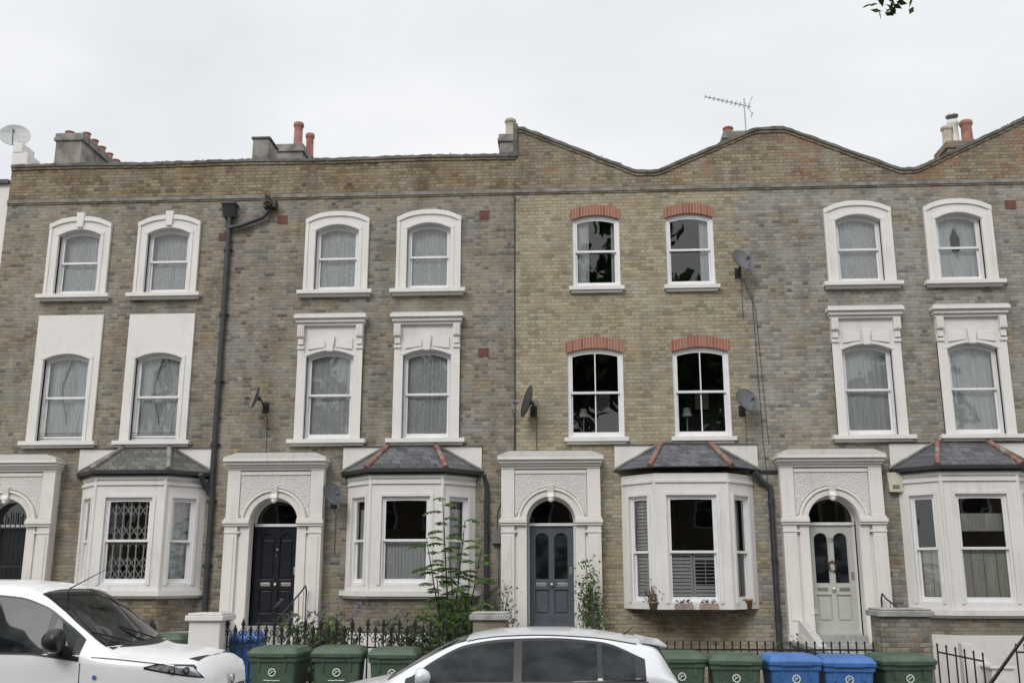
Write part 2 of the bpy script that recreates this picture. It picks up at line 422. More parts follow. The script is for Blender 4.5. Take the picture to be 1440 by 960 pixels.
def dress(mb,cx,w,z0,z1,kind,y=.185):
    x0,x1=cx-w/2+.01,cx+w/2-.01
    h=z1-z0
    if kind=='net':
        curtain(mb,x0,x1,z0+.02,z1,y,'net_curtain',random.randint(8,12),.014)
    elif kind=='nethalf':
        curtain(mb,x0,x1,z0+h*.05,z1,y+.03,'net_curtain',12,.014)
        curtain(mb,x0,x1,z0+.02,z0+h*.45,y-.005,'net_curtain',15,.010)
    elif kind=='split':
        curtain(mb,x0,cx+.05,z0,z1,y+.005,'plain_curtain',6,.022); curtain(mb,cx-.04,x1,z0,z1,y+.03,'plain_curtain',6,.022)
    elif kind=='tied':
        curtain(mb,x0,cx,z0,z1,y,'plain_curtain',5,.015,-1); curtain(mb,cx,x1,z0,z1,y,'plain_curtain',5,.015,1)
        curtain(mb,x0,x1,z0,z1,y+.05,'net_curtain',12,.012)
    elif kind=='sides':
        curtain(mb,x0,x0+w*.34,z0,z1,y,'plain_curtain',3,.02); curtain(mb,x1-w*.16,x1,z0,z1,y,'plain_curtain',2,.015)
    elif kind=='swag':
        curtain(mb,x0,cx+.08,z0,z1,y,'plain_curtain',6,.02,-1); curtain(mb,cx-.08,x1,z0,z1,y+.02,'plain_curtain',6,.02,1)
        curtain(mb,x0,x1,z0,z0+h*.45,y+.06,'net_curtain',12,.012)
    elif kind=='rightside':
        curtain(mb,x1-w*.26,x1,z0,z1,y,'plain_curtain',3,.015)
    elif kind=='room':
        # lived-in room: drawn-back curtain edges, lamp on a table, picture on the back wall
        curtain(mb,x0,x0+w*.07,z0,z1,y+.02,'plain_curtain',1,.01); curtain(mb,x1-w*.06,x1,z0,z1,y+.02,'plain_curtain',1,.01)
        mb.lathe([(.10,0),(.06,.16)],(cx-.22,.55,z0+.42),'cream_blind',14); mb.lathe([(.05,0),(.02,.03),(.015,.42)],(cx-.22,.55,z0),'brass_dull',10)
        mb.box(cx+.05,cx+.32,1.42,1.45,z0+.7,z0+1.1,'cream_blind')
def keystone(mb,cx,z0,z1,w0,w1,y0,mat):
    mb.yprism([(cx-w0/2,z0),(cx+w0/2,z0),(cx+w1/2,z1),(cx-w1/2,z1)],y0,-.01,mat)
def window(house,cx,style,floor,dr,holes,mat='stucco_white'):
    mb=MB()
    if floor==2: z0,zs,rise,w=7.38,8.58,.12,.84
    else: z0,zs,rise,w=4.52,6.08,.11,.90
    if style=='brick':
        if floor==2: zs,rise,w=8.72,.09,.90
        else: zs,rise,w=6.10,.09,1.03
    holes.append((cx-w/2,cx+w/2,z0,zs+rise))
    arc=lambda x:zs+rise*(1-((x-cx)/(w/2))**2)
    tunnel(mb,cx-w/2,cx+w/2,z0,zs+rise,0,.16,'stucco_white' if style!='brick' else 'paint_frame')
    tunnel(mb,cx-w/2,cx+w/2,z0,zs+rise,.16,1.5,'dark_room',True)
    sash(mb,cx,w,z0,zs,rise,.06,bars=(style=='brick' and floor==1),fw=.045 if style!='brick' else .06)
    dress(mb,cx,w,z0+.03,zs+rise,dr)
    xin=list(lin(cx-w/2,cx+w/2,17))
    if style=='brick':
        ht=.21
        W=w/2+.03
        xs=list(lin(cx-W,cx+W,19))
        a2=lambda x:zs+rise*(1-((x-cx)/(w/2))**2)
        mb.strip(xs,a2,lambda x:a2(x)+ht,-.006,.06,'brick_red_arch')
        sill(mb,cx,w+.14,z0,'stucco_white',.11)
    else:
        ow=1.22 if floor==2 else 1.24
        x0,x1=cx-ow/2,cx+ow/2; pr=-.05
        if style=='arch' or style=='arch2':
            ot=lambda x:8.80+.15*(1-(abs(x-cx)/(ow/2))**2.4)
            mb.strip([x0,cx-w/2],z0-.01,ot,pr,.06,mat); mb.strip([cx+w/2,x1],z0-.01,ot,pr,.06,mat)
            mb.strip(xin,arc,ot,pr,.06,mat)
            xo=list(lin(x0-.015,x1+.015,25))
            mb.strip(xo,lambda x:8.80+.15*(1-min(1,abs(x-cx)/(ow/2))**2.4)-.075,lambda x:8.80+.15*(1-min(1,abs(x-cx)/(ow/2))**2.4)+.02,pr-.03,.0,mat)
            mb.box(x0-.012,x0+.05,pr-.022,0,z0-.01,8.74,mat); mb.box(x1-.05,x1+.012,pr-.022,0,z0-.01,8.74,mat)
            mb.box(cx-w/2-.07,cx-w/2-.003,pr-.018,0,z0-.01,zs,mat); mb.box(cx+w/2+.003,cx+w/2+.07,pr-.018,0,z0-.01,zs,mat)
            mb.strip(list(lin(cx-w/2-.07,cx+w/2+.07,17)),lambda x:zs+rise*(1-min(1,abs(x-cx)/(w/2))**2)+.003,lambda x:zs+.07+rise*(1-min(1,abs(x-cx)/(w/2))**2),pr-.019,0,mat)
            if style=='arch': keystone(mb,cx,8.74,9.04,.11,.16,pr-.055,mat)
        elif style=='panel':
            mb.strip([x0-.02,cx-w/2],z0-.01,6.96,pr,.06,mat); mb.strip([cx+w/2,x1+.02],z0-.01,6.96,pr,.06,mat)
            mb.strip(xin,arc,6.96,pr,.06,mat)
            mb.box(cx-w/2-.07,cx-w/2-.003,pr-.018,0,z0-.01,zs,mat); mb.box(cx+w/2+.003,cx+w/2+.07,pr-.018,0,z0-.01,zs,mat)
            mb.strip(list(lin(cx-w/2-.07,cx+w/2+.07,17)),lambda x:zs+rise*(1-min(1,abs(x-cx)/(w/2))**2)+.003,lambda x:zs+.07+rise*(1-min(1,abs(x-cx)/(w/2))**2),pr-.019,0,mat)
            for k in range(3): mb.tube([(cx-w/2,.02,z0+.05+.05*k),(cx+w/2,.02,z0+.05+.05*k)],.007,'iron_black',4)
        elif style=='cornice':
            tp=6.68
            mb.strip([x0,cx-w/2],z0-.01,tp,pr,.06,mat); mb.strip([cx+w/2,x1],z0-.01,tp,pr,.06,mat)
            mb.strip(xin,arc,tp,pr,.06,mat)
            for s in(-1,1):
                a,b_=sorted((cx+s*(ow/2),cx+s*(ow/2-.12)))
                mb.box(a,b_,pr-.02,0,z0-.01,6.30,mat)
                mb.box(a-.005,b_+.005,pr-.05,0,6.22,6.28,mat)
                mb.box(a+.01,b_-.01,pr-.07,0,6.30,6.44,mat); mb.box(a-.003,b_+.003,pr-.11,0,6.441,6.665,mat)
                for k in range(3): mb.box(a+.012+.036*k,a+.03+.036*k,pr-.125,-.02,6.46,6.65,mat)
                q=[(cx+s*.10,6.25),(cx+s*.42,6.21),(cx+s*.42,6.42),(cx+s*.10,6.36)]
                if s<0: q=q[::-1]
                mb.yprism(q,pr-.03,0,mat)
                mb.box(min(cx+s*(w/2+.003),cx+s*(w/2+.06)),max(cx+s*(w/2+.003),cx+s*(w/2+.06)),pr-.018,0,z0-.01,zs,mat)
            mb.strip(list(lin(cx-w/2-.06,cx+w/2+.06,17)),lambda x:zs+rise*(1-min(1,abs(x-cx)/(w/2))**2)+.003,lambda x:zs+.06+rise*(1-min(1,abs(x-cx)/(w/2))**2),pr-.019,0,mat)
            keystone(mb,cx,6.17,6.46,.11,.17,pr-.06,mat)
            mb.box(x0-.02,x1+.02,pr-.07,0,6.668,6.72,mat); mb.box(x0-.04,x1+.04,pr-.12,0,6.722,6.79,mat)
            mb.box(x0-.07,x1+.07,pr-.17,0,6.792,6.855,mat); mb.box(x0-.055,x1+.055,pr-.145,0,6.857,6.89,'stucco_mossy')
        sill(mb,cx,ow+.22,z0,mat,.15)
    mb.build('window_upper',house,.004)
def portico(house,cx,zf,holes,door,mat='stucco_cream'):
    mb=MB(); r=.43; zsp=2.99
    holes.append((cx-r,cx+r,zf-.05,zsp+r))
    y0=-.20; yb=.14; H=.87
    arch=lambda x:zsp+math.sqrt(max(0,r*r-(x-cx)**2))
    xs=cosx(cx,r,28)
    mb.box(cx-H,cx-r,y0,yb,zf-.3,zsp,mat); mb.box(cx+r,cx+H,y0,yb,zf-.3,zsp,mat)
    mb.box(cx-H,cx-r,y0,yb,zsp,3.93,mat); mb.box(cx+r,cx+H,y0,yb,zsp,3.93,mat)
    mb.strip(xs,arch,3.93,y0,yb,mat)
    for s in(-1,1):
        a,b=sorted((cx+s*.885,cx+s*.65))
        mb.box(a,b,y0-.06,y0+.01,zf-.3,2.93,mat)
        mb.box(a-.02,b+.02,y0-.10,y0,zf-.3,zf+.02,mat)
        mb.box(a+.05,b-.05,y0-.075,y0-.05,zf+.25,2.75,mat)
        for (e,p,za,zb) in((.01,.075,2.80,2.83),(.02,.09,2.93,2.97),(.035,.115,2.972,3.03),(.015,.085,3.032,3.07)):
            aa,bb=sorted((cx+s*(.885+e),cx+s*(.43 if p>.08 else .60)))
            mb.box(aa,bb,y0-p,y0+.005,za,zb,mat)
        mb.box(a,b,y0-.045,y0+.005,3.075,3.95,mat)
        aa,bb=sorted((cx+s*.60,cx+s*.435)); mb.box(aa,bb,y0-.03,y0,zf-.3,2.925,mat)
    ra,rb=.445,.60
    N=28; v=[];f=[]
    prof=[(ra,y0-.001),(ra,y0-.05),(ra+.05,y0-.055),(ra+.055,y0-.035),(rb-.045,y0-.035),(rb-.04,y0-.075),(rb,y0-.07),(rb,y0+.0)]
    for i in range(N+1):
        t=math.pi*i/N
        for (q,yy) in prof: v.append((cx-q*math.cos(t),yy,zsp+q*math.sin(t)))
    k=len(prof)
    for i in range(N):
        for j in range(k-1): f.append((i*k+j,i*k+j+1,(i+1)*k+j+1,(i+1)*k+j))
    mb.add(v,f,mat)
    xs2=list(lin(cx-.64,cx+.64,33))
    ring=lambda x:max(3.09,zsp+math.sqrt(max(0,(rb+.015)**2-(x-cx)**2)))
    mb.strip(xs2,ring,3.84,y0-.025,y0,'stucco_vermiculated')
    mb.box(cx-.64,cx+.64,y0-.045,y0,3.842,3.90,mat)
    mb.xprism([(y0,3.40),(y0-.09,3.36),(y0-.13,3.42),(y0-.09,3.50),(y0-.12,3.62),(y0,3.66)],cx-.055,cx+.055,mat)
    mb.lathe([(0,-.045),(.035,-.03),(.045,0),(.035,.03),(0,.045)],(cx,y0-.09,3.37),mat,10)
    for (e,p,za,zb,m_) in((.01,.06,3.932,3.975,mat),(.03,.10,3.977,4.02,mat),(.05,.15,4.022,4.075,mat),(.075,.20,4.077,4.13,mat),(.065,.185,4.132,4.165,'stucco_mossy')):
        mb.box(cx-H-e,cx+H+e,y0-p,.0,za,zb,m_)
    mb.yprism([(cx-H-.05,4.167),(cx+H+.05,4.167),(cx+H-.14,4.235),(cx-H+.14,4.235)],y0-.15,0,'stucco_mossy')
    mb.build('door_surround',house,.005)
    d=MB(); yd=.10
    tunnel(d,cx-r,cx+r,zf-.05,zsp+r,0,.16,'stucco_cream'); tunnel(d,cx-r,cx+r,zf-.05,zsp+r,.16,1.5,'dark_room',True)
    fr='paint_frame' if door!='door_black' else 'door_black'
    dt=2.93
    d.box(cx-r,cx-r+.035,yd-.02,yd+.05,zf,dt,fr if door!='door_blue_grey' else 'paint_frame'); d.box(cx+r-.035,cx+r,yd-.02,yd+.05,zf,dt,fr)
    d.box(cx-r,cx+r,yd-.04,yd+.05,dt,dt+.05,'paint_frame')
    ar=lambda x:zsp+math.sqrt(max(0,(r-.035)**2-(x-cx)**2)); 
    fx=cosx(cx,r-.035,20)
    v=[];f=[]
    for x in fx: v+=[(x,yd+.02,dt+.045),(x,yd+.02,max(ar(x),dt+.05))]
    for i in range(len(fx)-1): f.append((2*i,2*i+2,2*i+3,2*i+1))
    d.add(v,f,'window_glass')
    N=20; v=[];f=[]
    for i in range(N+1):
        t=math.pi*i/N
        for q in(r-.035,r+.01):
            v+=[(cx-q*math.cos(t),yd-.01,zsp+q*math.sin(t))]
    for i in range(N): f.append((2*i,2*i+1,2*i+3,2*i+2))
    d.add(v,f,'paint_frame')
    d.box(cx-r,cx+r,-.26,yd+.06,zf-.12,zf,'step_stone')
    if door=='gate':
        d.box(cx-r+.03,cx+r-.03,yd+.06,yd+.09,zf,dt,'door_black')
        for i in range(9):
            x=cx-r+.06+i*(2*r-.12)/8; d.tube([(x,0.0,zf+.02),(x,0,dt-.02+ .3*math.sin(math.pi*i/8))],.011,'iron_black',6)
        for z in(zf+.15,2.2,2.9): d.box(cx-r+.02,cx+r-.02,-.01,.01,z,z+.03,'iron_black')
    else:
        x0,x1=cx-r+.035,cx+r-.035
        d.box(x0,x1,yd+.03,yd+.05,zf+.01,dt,door)
        sw=.10
        def rail(a,b_,za,zb): d.box(a,b_,yd,yd+.031,za,zb,door)
        rail(x0,x0+sw,zf+.01,dt); rail(x1-sw,x1,zf+.01,dt); rail(cx-.045,cx+.045,zf+.012,dt-.001)
        H_=dt-zf; za=zf+.01
        z1=zf+.12*H_; z2=zf+.36*H_; z3=zf+.46*H_; z4=zf+.93*H_
        for(a,b_) in((x0+sw,cx-.045),(cx+.045,x1-sw)):
            rail(a,b_,za,z1); rail(a,b_,z2,z3); 
            pc=(a+b_)/2; pr_=(b_-a)/2
            px=cosx(pc,pr_,10)
            d.strip(px,lambda x:z4-pr_+math.sqrt(max(0,pr_**2-(x-pc)**2)),dt-.001,yd+.001,yd+.03,door)
            d.box(a+.03,b_-.03,yd+.012,yd+.03,z1+.03,z2-.03,door)
            if door in('door_blue_grey','door_sage'):
                vv=[];ff=[]
                for x in cosx(pc,pr_-.012,10):
                    vv+=[(x,yd+.026,z3+.015),(x,yd+.026,z4-pr_-.0+math.sqrt(max(0,(pr_-.012)**2-(x-pc)**2)))]
                for i in range(10): ff.append((2*i,2*i+2,2*i+3,2*i+1))
                d.add(vv,ff,'car_glass')
            else: d.box(a+.03,b_-.03,yd+.012,yd+.03,z3+.04,z4-pr_,door)
        lz=(z2+z3)/2
        for s in(-1,1):
            d.box(cx+s*.19-.09,cx+s*.19+.09,yd-.006,yd+.004,lz-.03,lz+.03,'brass_dull')
        d.lathe([(0,-.06),(.03,-.045),(.034,-.03),(.015,-.01),(.02,.0)],(cx,yd+.0,lz+.0),'brass_dull',12,axis=(0,1,0))
        d.box(x1-.075,x1-.03,yd-.012,yd+.002,lz+.17,lz+.30,'brass_dull')
        d.box(x0,x1,yd-.03,yd+.02,zf+.0,zf+.045,door)
        if door=='door_sage':
            for i in range(60):
                t=random.random()*6.28; q=.05+.02*random.random()
                d.leaf((cx+q*math.cos(t),yd-.02,zf+.62*H_+q*1.5*math.sin(t)),.03,'flower_dry')
            bz=zf+.86*H_
            two=[(-.035,.03),(-.025,.045),(-.008,.03),(-.035,-.03),(-.005,-.03)]
            d.tube([(cx+a,yd-.006,bz+b_) for a,b_ in two],.004,'iron_black',5)
            d.tube([(cx+.022+.014*math.cos(t),yd-.006,bz+.036*math.sin(t)) for t in lin(0,6.28,12)],.004,'iron_black',5)
        if door=='door_black':
            bz=zf+.70*H_
            d.tube([(cx-.012,yd-.006,bz+.03),(cx-.012,yd-.006,bz-.03)],.005,'brass_dull',5); d.lathe([(0,0),(.02,.0),(.02,-.01)],(cx,yd-.004,bz+.12),'brass_dull',10,axis=(0,1,0))
    d.build('front_door',house,.003)
    s=MB(); n=6; g0=.2; rise=(zf-.12-g0)/n
    for i in range(n):
        z1=zf-.12-rise*i; ya=-.28-.26*(i+1)
        s.box(cx-.60,cx+.60,ya,ya+.26,g0-.1,z1-.003*i,'step_stone')
    yE=-.28-.26*n
    for sd in(-1,1):
        a,b=sorted((cx+sd*.60,cx+sd*.76))
        s.xprism([(-.2,.1),(-.2,zf+.06),(-.5,zf+.06),(yE-.15,g0+.55),(yE-.45,g0+.55),(yE-.45,.1)],a,b,'stucco_white')
        s.box(a-.02,b+.02,yE-.50,yE-.20,.1,g0+.66,'stucco_white')
    hx=cx+.68
    s.tube([(hx,-.32,zf+.06),(hx,-.32,zf+.62),(hx,-.40,zf+.70),(hx,-.6,zf+.62),(hx,yE-.3,g0+1.15),(hx,yE-.3,g0+.6)],.016,'iron_black',6)
    for k in range(1,5):
        t=k/5; s.tube([(hx,-.5+(yE+.35)*t,zf+.05+(g0+.55-zf)*t),(hx,-.5+(yE+.35)*t,zf+.62+(g0+.55-zf)*t)],.008,'iron_black',5)
    s.build('entrance_steps',house,.005)
def bay(house,cx,zs,holes,kind,hips=True,panel_x=None,hw=1.17):
    fh,dp=.64,.60
    holes.append((cx-.95,cx+.95,zs+.15,3.72))
    mb=MB(); zt=3.80
    wall='stucco_white'
    pts=[(-hw,0),(-fh,-dp),(fh,-dp),(hw,0)]
    wz0=zs+.10; wz1=3.42; rise=.0
    for i,(p,q) in enumerate(zip(pts[:-1],pts[1:])):
        p=Vector((cx+p[0],p[1],0)); q=Vector((cx+q[0],q[1],0)); d=q-p; L=d.length; d.normalize()
        T=Matrix(((d.x,-d.y,0,p.x),(d.y,d.x,0,p.y),(0,0,1,0),(0,0,0,1)))
        mb.T=T
        w=.86 if i==1 else .46
        c=L/2 if i==1 else (L/2+(.02 if i==0 else -.02))
        hl=[(c-w/2,c+w/2,wz0,wz1)]
        wall_sheet(mb,0,L,zs,zt,hl,0,wall)
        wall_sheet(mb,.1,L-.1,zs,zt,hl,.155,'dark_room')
        tunnel(mb,c-w/2,c+w/2,wz0,wz1,0,.14,wall)
        mb.box(c-w/2-.055,c-w/2,-.022,0.004,wz0,wz1+.055,wall); mb.box(c+w/2,c+w/2+.055,-.022,0.004,wz0,wz1+.055,wall)
        mb.box(c-w/2,c+w/2,-.021,.004,wz1,wz1+.055,wall)
        mb.box(.02,L-.02,-.03,.0,zt-.16,zt-.11,wall)
        sash(mb,c,w,wz0,wz1-.01,.01,.03,fw=.035,mid=wz0+(wz1-wz0)*(.5 if kind!='shutter' else .47))
        cy=.165
        a0,a1=c-w/2+.01,c+w/2-.01
        if kind=='grille':
            if i!=1: curtain(mb,a0,a1,wz0,wz1,cy,'net_curtain',6,.012)
            else:
                n=6; hgt=(wz1-wz0); st=(a1-a0)/n; gy=.135
                for k in range(n+1):
                    mb.box(a0+k*st-.012,a0+k*st+.012,gy-.012,gy+.002,wz0+.03,wz1-.03,'paint_grille')
                zz=wz0+.08; j=0
                while zz+.20<wz1:
                    for k in range(n):
                        for sg in(-1,1):
                            mb.tube([(a0+k*st,gy+.008,zz+.10-sg*.10),(a0+(k+1)*st,gy+.008,zz+.10+sg*.10)],.011,'paint_grille',4)
                    j+=1; zz+=.20 if j%2 else .36
                curtain(mb,a0-.1,a0+.16,wz0,wz1,cy+.3,'net_curtain',3,.02); curtain(mb,a1-.16,a1+.1,wz0,wz1,cy+.3,'net_curtain',3,.02)
        elif kind=='net':
            if i==1: curtain(mb,a0,a1,wz0,wz0+(wz1-wz0)*.5,cy,'plain_curtain',13,.015)
            else: curtain(mb,a0,a1,wz0,wz1-.2,cy,'plain_curtain',5,.015)
        elif kind=='shutter':
            full=(i==0)
            top=wz1 if full else wz0+(wz1-wz0)*.46
            cols=1 if i!=1 else 2
            if i==2: 
                curtain(mb,a0,a1,wz0,wz1,cy+.03,'plain_curtain',3,.01); continue
            cw=(a1-a0)/cols
            for k in range(cols):
                xa,xb=a0+k*cw+.004,a0+(k+1)*cw-.004
                mb.box(xa,xa+.035,cy-.03,cy,wz0,top,'paint_grille'); mb.box(xb-.035,xb,cy-.03,cy,wz0,top,'paint_grille')
                mb.box(xa,xb,cy-.031,cy+.001,wz0,wz0+.05,'paint_grille'); mb.box(xa,xb,cy-.031,cy+.001,top-.05,top,'paint_grille')
                nz=int((top-wz0-.1)/.06)
                for j in range(nz):
                    z=wz0+.06+j*.06; o=.030 if not(i==1 and k==1 and 3<j<11) else .010
                    mb.add([(xa+.03,cy-.035,z),(xb-.03,cy-.035,z),(xb-.03,cy-.008,z+o*1.6),(xa+.03,cy-.008,z+o*1.6)],[(0,1,2,3)],'paint_grille')
                mb.box((xa+xb)/2-.005,(xa+xb)/2+.005,cy-.045,cy-.035,wz0+.05,top-.05,'paint_grille')
        elif kind=='panel':
            hp=wz0+(wz1-wz0)*.50
            mb.box(a0-.03,a1+.03,cy-.02,cy,wz0,hp,'cream_blind')
            nk=4 if i==1 else 2
            for k in range(1,nk):
                x=a0+(a1-a0)*k/nk; mb.box(x-.004,x+.004,cy-.026,cy-.02,wz0,hp,'dark_room')
            for k in range(nk):
                xa=a0+(a1-a0)*k/nk+.035; xb=a0+(a1-a0)*(k+1)/nk-.035
                mb.box(xa,xb,cy-.027,cy-.02,wz0+.12,hp-.08,'cream_blind')
            if i==1: mb.box(a0-.03,a1+.03,cy+.02,cy+.03,wz1-.62,wz1-.32,'cream_blind')
        mb.T=None
    ins=[(cx-hw+.1,0),(cx-fh+.05,-dp+.1),(cx+fh-.05,-dp+.1),(cx+hw-.1,0)]
    mb.hprism(ins,zs+.01,zs+.03,'dark_room'); mb.hprism(ins,zt-.04,zt-.02,'dark_room')
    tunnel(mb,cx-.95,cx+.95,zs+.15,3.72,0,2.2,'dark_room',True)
    def poly(e): 
        k=e*.6
        return [(cx-hw-e*1.2,0.02),(cx-fh-k,-dp-e),(cx+fh+k,-dp-e),(cx+hw+e*1.2,0.02)]
    for s in(-1,1):
        mb.tube([(cx+s*fh,-dp+.01,zs),(cx+s*fh,-dp+.01,zt)],.035,wall,8,False)
    mb.hprism(poly(.10),zs-.09,zs,'stucco_white'); mb.hprism(poly(.05),zs-.13,zs-.092,'stucco_white')
    mb.hprism(poly(.03),zt-.06,zt,'stucco_white'); mb.hprism(poly(.07),zt+.002,zt+.035,'gutter_black'); mb.hprism(poly(.13),zt+.037,zt+.10,'gutter_black')
    mb.hprism(poly(-.02),1.10,zs-.132,'brick_garden'); mb.hprism(poly(.02),0,1.098,'stucco_white')
    mb.build('bay_window',house,.003)
    rb=MB(); e=.11; ze=zt+.105; zr=4.40; tw=.42
    A=(cx-hw-.14,0,ze);B=(cx-fh-.07,-dp-e,ze);C=(cx+fh+.07,-dp-e,ze);D=(cx+hw+.14,0,ze);E=(cx-tw,-.02,zr);F=(cx+tw,-.02,zr)
    sm='roof_slate' if hips else 'roof_slate_mossy'
    rb.add([A,B,C,D,E,F],[(0,1,4),(1,2,5,4),(2,3,5),(3,2,1,0)],sm)
    hm='hip_tile_terracotta' if hips else 'string_stone'
    for a,b in((B,E),(C,F)):
        a=Vector(a);b=Vector(b); n=7
        for k in range(n):
            p=a.lerp(b,k/n); q=a.lerp(b,(k+1.08)/n); up=Vector((0,0,.012))
            rb.tube([p+up,q+up*2.0],[.052,.044],hm if k!=3 else 'string_stone',8)
    rb.tube([Vector(E)+Vector((0,-.02,.01)),Vector(F)+Vector((0,-.02,.01))],.045,'string_stone',8)
    for a,b in((A,E),(D,F)):
        rb.tube([Vector(a)+Vector((0,-.02,.01)),Vector(b)+Vector((0,-.02,.01))],.03,'string_stone',6)
    for i in range(130):
        t=rng.uniform(); u=rng.uniform(); p=Vector(B).lerp(Vector(C),u).lerp(Vector(E).lerp(Vector(F),u),t*t*.9)+Vector((0,0,.012))
        rb.leaf(p,.022,'leaf_grey' if rng.random()<.5 else 'flower_dry',1.2)
    rb.build('bay_roof',house)
    pb=MB(); px=panel_x or (cx-1.28,cx+1.28)
    pb.box(px[0],px[1],-.035,0,3.92,4.36,'stucco_white'); pb.box(px[0]-.01,px[1]+.01,-.06,0,4.362,4.385,'coping_dark')
    pb.build('bay_roof_upstand',house)
def parapet(house,x0,x1,prof,mat,cop='coping_dark'):
    mb=MB(); n=max(2,int((x1-x0)/.08)); xs=list(lin(x0,x1,n+1))
    mb.strip(xs,9.36,prof,0,.3,mat)
    jit=[rng.uniform(-.012,.012) for _ in xs]; jd=dict(zip(xs,jit))
    mb.strip(xs,lambda x:prof(x)+.001,lambda x:prof(x)+.06+jd[x],-.05,.36,cop)
    mb.strip(xs,lambda x:prof(x)-.05+jd[x]*.5,lambda x:prof(x)-.002,-.025,.0,mat)
    mb.box(x0,x1,-.035,.02,9.29,9.36,'string_stone')
    mb.box(x0,x1,-.018,.0,9.255,9.288,mat)
    for i in range(int((x1-x0)*14)):
        x=rng.uniform(x0,x1); mb.leaf((x,-.03+rng.uniform(-.02,.3),prof(x)+.075),.03,'leaf_grey' if rng.random()<.6 else 'flower_dry',1.3)
    mb.build('parapet',house)
def shell(house,x0,x1,z1,mat,holes):
    mb=MB(); wall_sheet(mb,x0,x1,0,z1,holes,0,mat)
    mb.add([(x0,0,0),(x0,9,0),(x0,9,z1),(x0,0,z1)],[(0,3,2,1)],mat); mb.add([(x1,0,0),(x1,9,0),(x1,9,z1),(x1,0,z1)],[(0,1,2,3)],mat)
    mb.add([(x0,9,0),(x1,9,0),(x1,9,z1),(x0,9,z1)],[(0,3,2,1)],mat)
    mb.add([(x0,.3,z1+.05),(x1,.3,z1+.05),(x1,9,z1+.05),(x0,9,z1+.05)],[(0,1,2,3)],'roof_slate')
    mb.build('walls',house)
flat=lambda x:10.05+.01*math.sin(x*1.7)
def butter(x):
    px=[-.98,-.85,1.34,1.42,1.74,1.82,3.62,3.74,4.22,4.34,6.33,6.41,6.64,6.72,8.8,8.9,9.3,12,14]
    pz=[10.62,10.61,9.655,9.64,9.64,9.66,10.44,10.475,10.475,10.44,9.59,9.575,9.575,9.59,10.56,10.60,10.60,9.6,10.5]
    return float(np.interp(x,px,pz))
configs=[
 dict(x=(-11.15,-6.45),mat='brick_grey_tan',par='brick_parapet_brown',prof=flat,top=[(-9.57,'arch','nethalf'),(-7.78,'arch','nethalf')],first=[(-9.58,'panel','tied'),(-7.78,'panel','tied')],door=(-10.35,1.19,'gate'),bay=(-7.87,1.80,'grille',False)),
 dict(x=(-6.45,-.97),mat='brick_grey_stock',par='brick_parapet_brown',prof=flat,top=[(-4.44,'arch2','net'),(-2.65,'arch2','nethalf')],first=[(-4.48,'cornice','net'),(-2.64,'cornice','net')],door=(-5.34,1.19,'door_black'),bay=(-2.88,1.80,'net',True)),
 dict(x=(-.97,3.98),mat='brick_yellow',par='brick_parapet_buff',prof=butter,top=[(.56,'brick','sides'),(2.34,'brick','rightside')],first=[(.50,'brick','room'),(2.44,'brick','room')],door=(-.34,1.19,'door_blue_grey'),bay=(2.10,1.50,'shutter',True)),
 dict(x=(3.98,8.95),mat='brick_pale_grey',par='brick_parapet_red',prof=butter,top=[(5.49,'arch2','net'),(7.34,'arch2','swag')],first=[(5.46,'cornice','split'),(7.35,'cornice','split')],door=(4.60,1.06,'door_sage'),bay=(7.0,1.50,'panel',True)),
 dict(x=(8.95,13.9),mat='brick_pale_grey',par='brick_parapet_red',prof=butter,top=[(10.45,'arch2','split'),(12.3,'arch2','net')],first=[(10.45,'cornice','split'),(12.3,'cornice','split')],door=(9.56,1.06,'door_black'),bay=(12.0,1.50,'net',True)),
]
houses=[]
for c in configs:
    h=empty('brick_house'); houses.append(h); holes=[]
    for (x,s,d) in c['top']: window(h,x,s,2,d,holes)
    for (x,s,d) in c['first']: window(h,x,s,1,d,holes)
    portico(h,c['door'][0],c['door'][1],holes,c['door'][2])
    bay(h,*c['bay'][:2],holes,c['bay'][2],c['bay'][3])
    shell(h,*c['x'],9.36,c['mat'],holes)
    parapet(h,*c['x'],c['prof'],c['par'])
wh=empty('white_house'); mb=MB()
mb.box(-16.5,-11.16,.02,9,0,9.72,'stucco_white'); mb.box(-16.5,-11.17,-.06,.35,9.722,9.80,'coping_dark')
for zc in(4.5,7.4):
    for xc in(-12.6,-14.7):
        mb.box(xc-.5,xc+.5,-.08,.03,zc-.1,zc,'stucco_cream'); mb.box(xc-.42,xc+.42,-.0,.03,zc,zc+1.3,'paint_frame'); mb.box(xc-.36,xc+.36,-.012,.0,zc+.06,zc+.62,'car_glass'); mb.box(xc-.36,xc+.36,-.012,.0,zc+.68,zc+1.24,'car_glass')
mb.box(-15,-13.9,-.0,.03,1,3.2,'door_black')
mb.build('walls',wh)
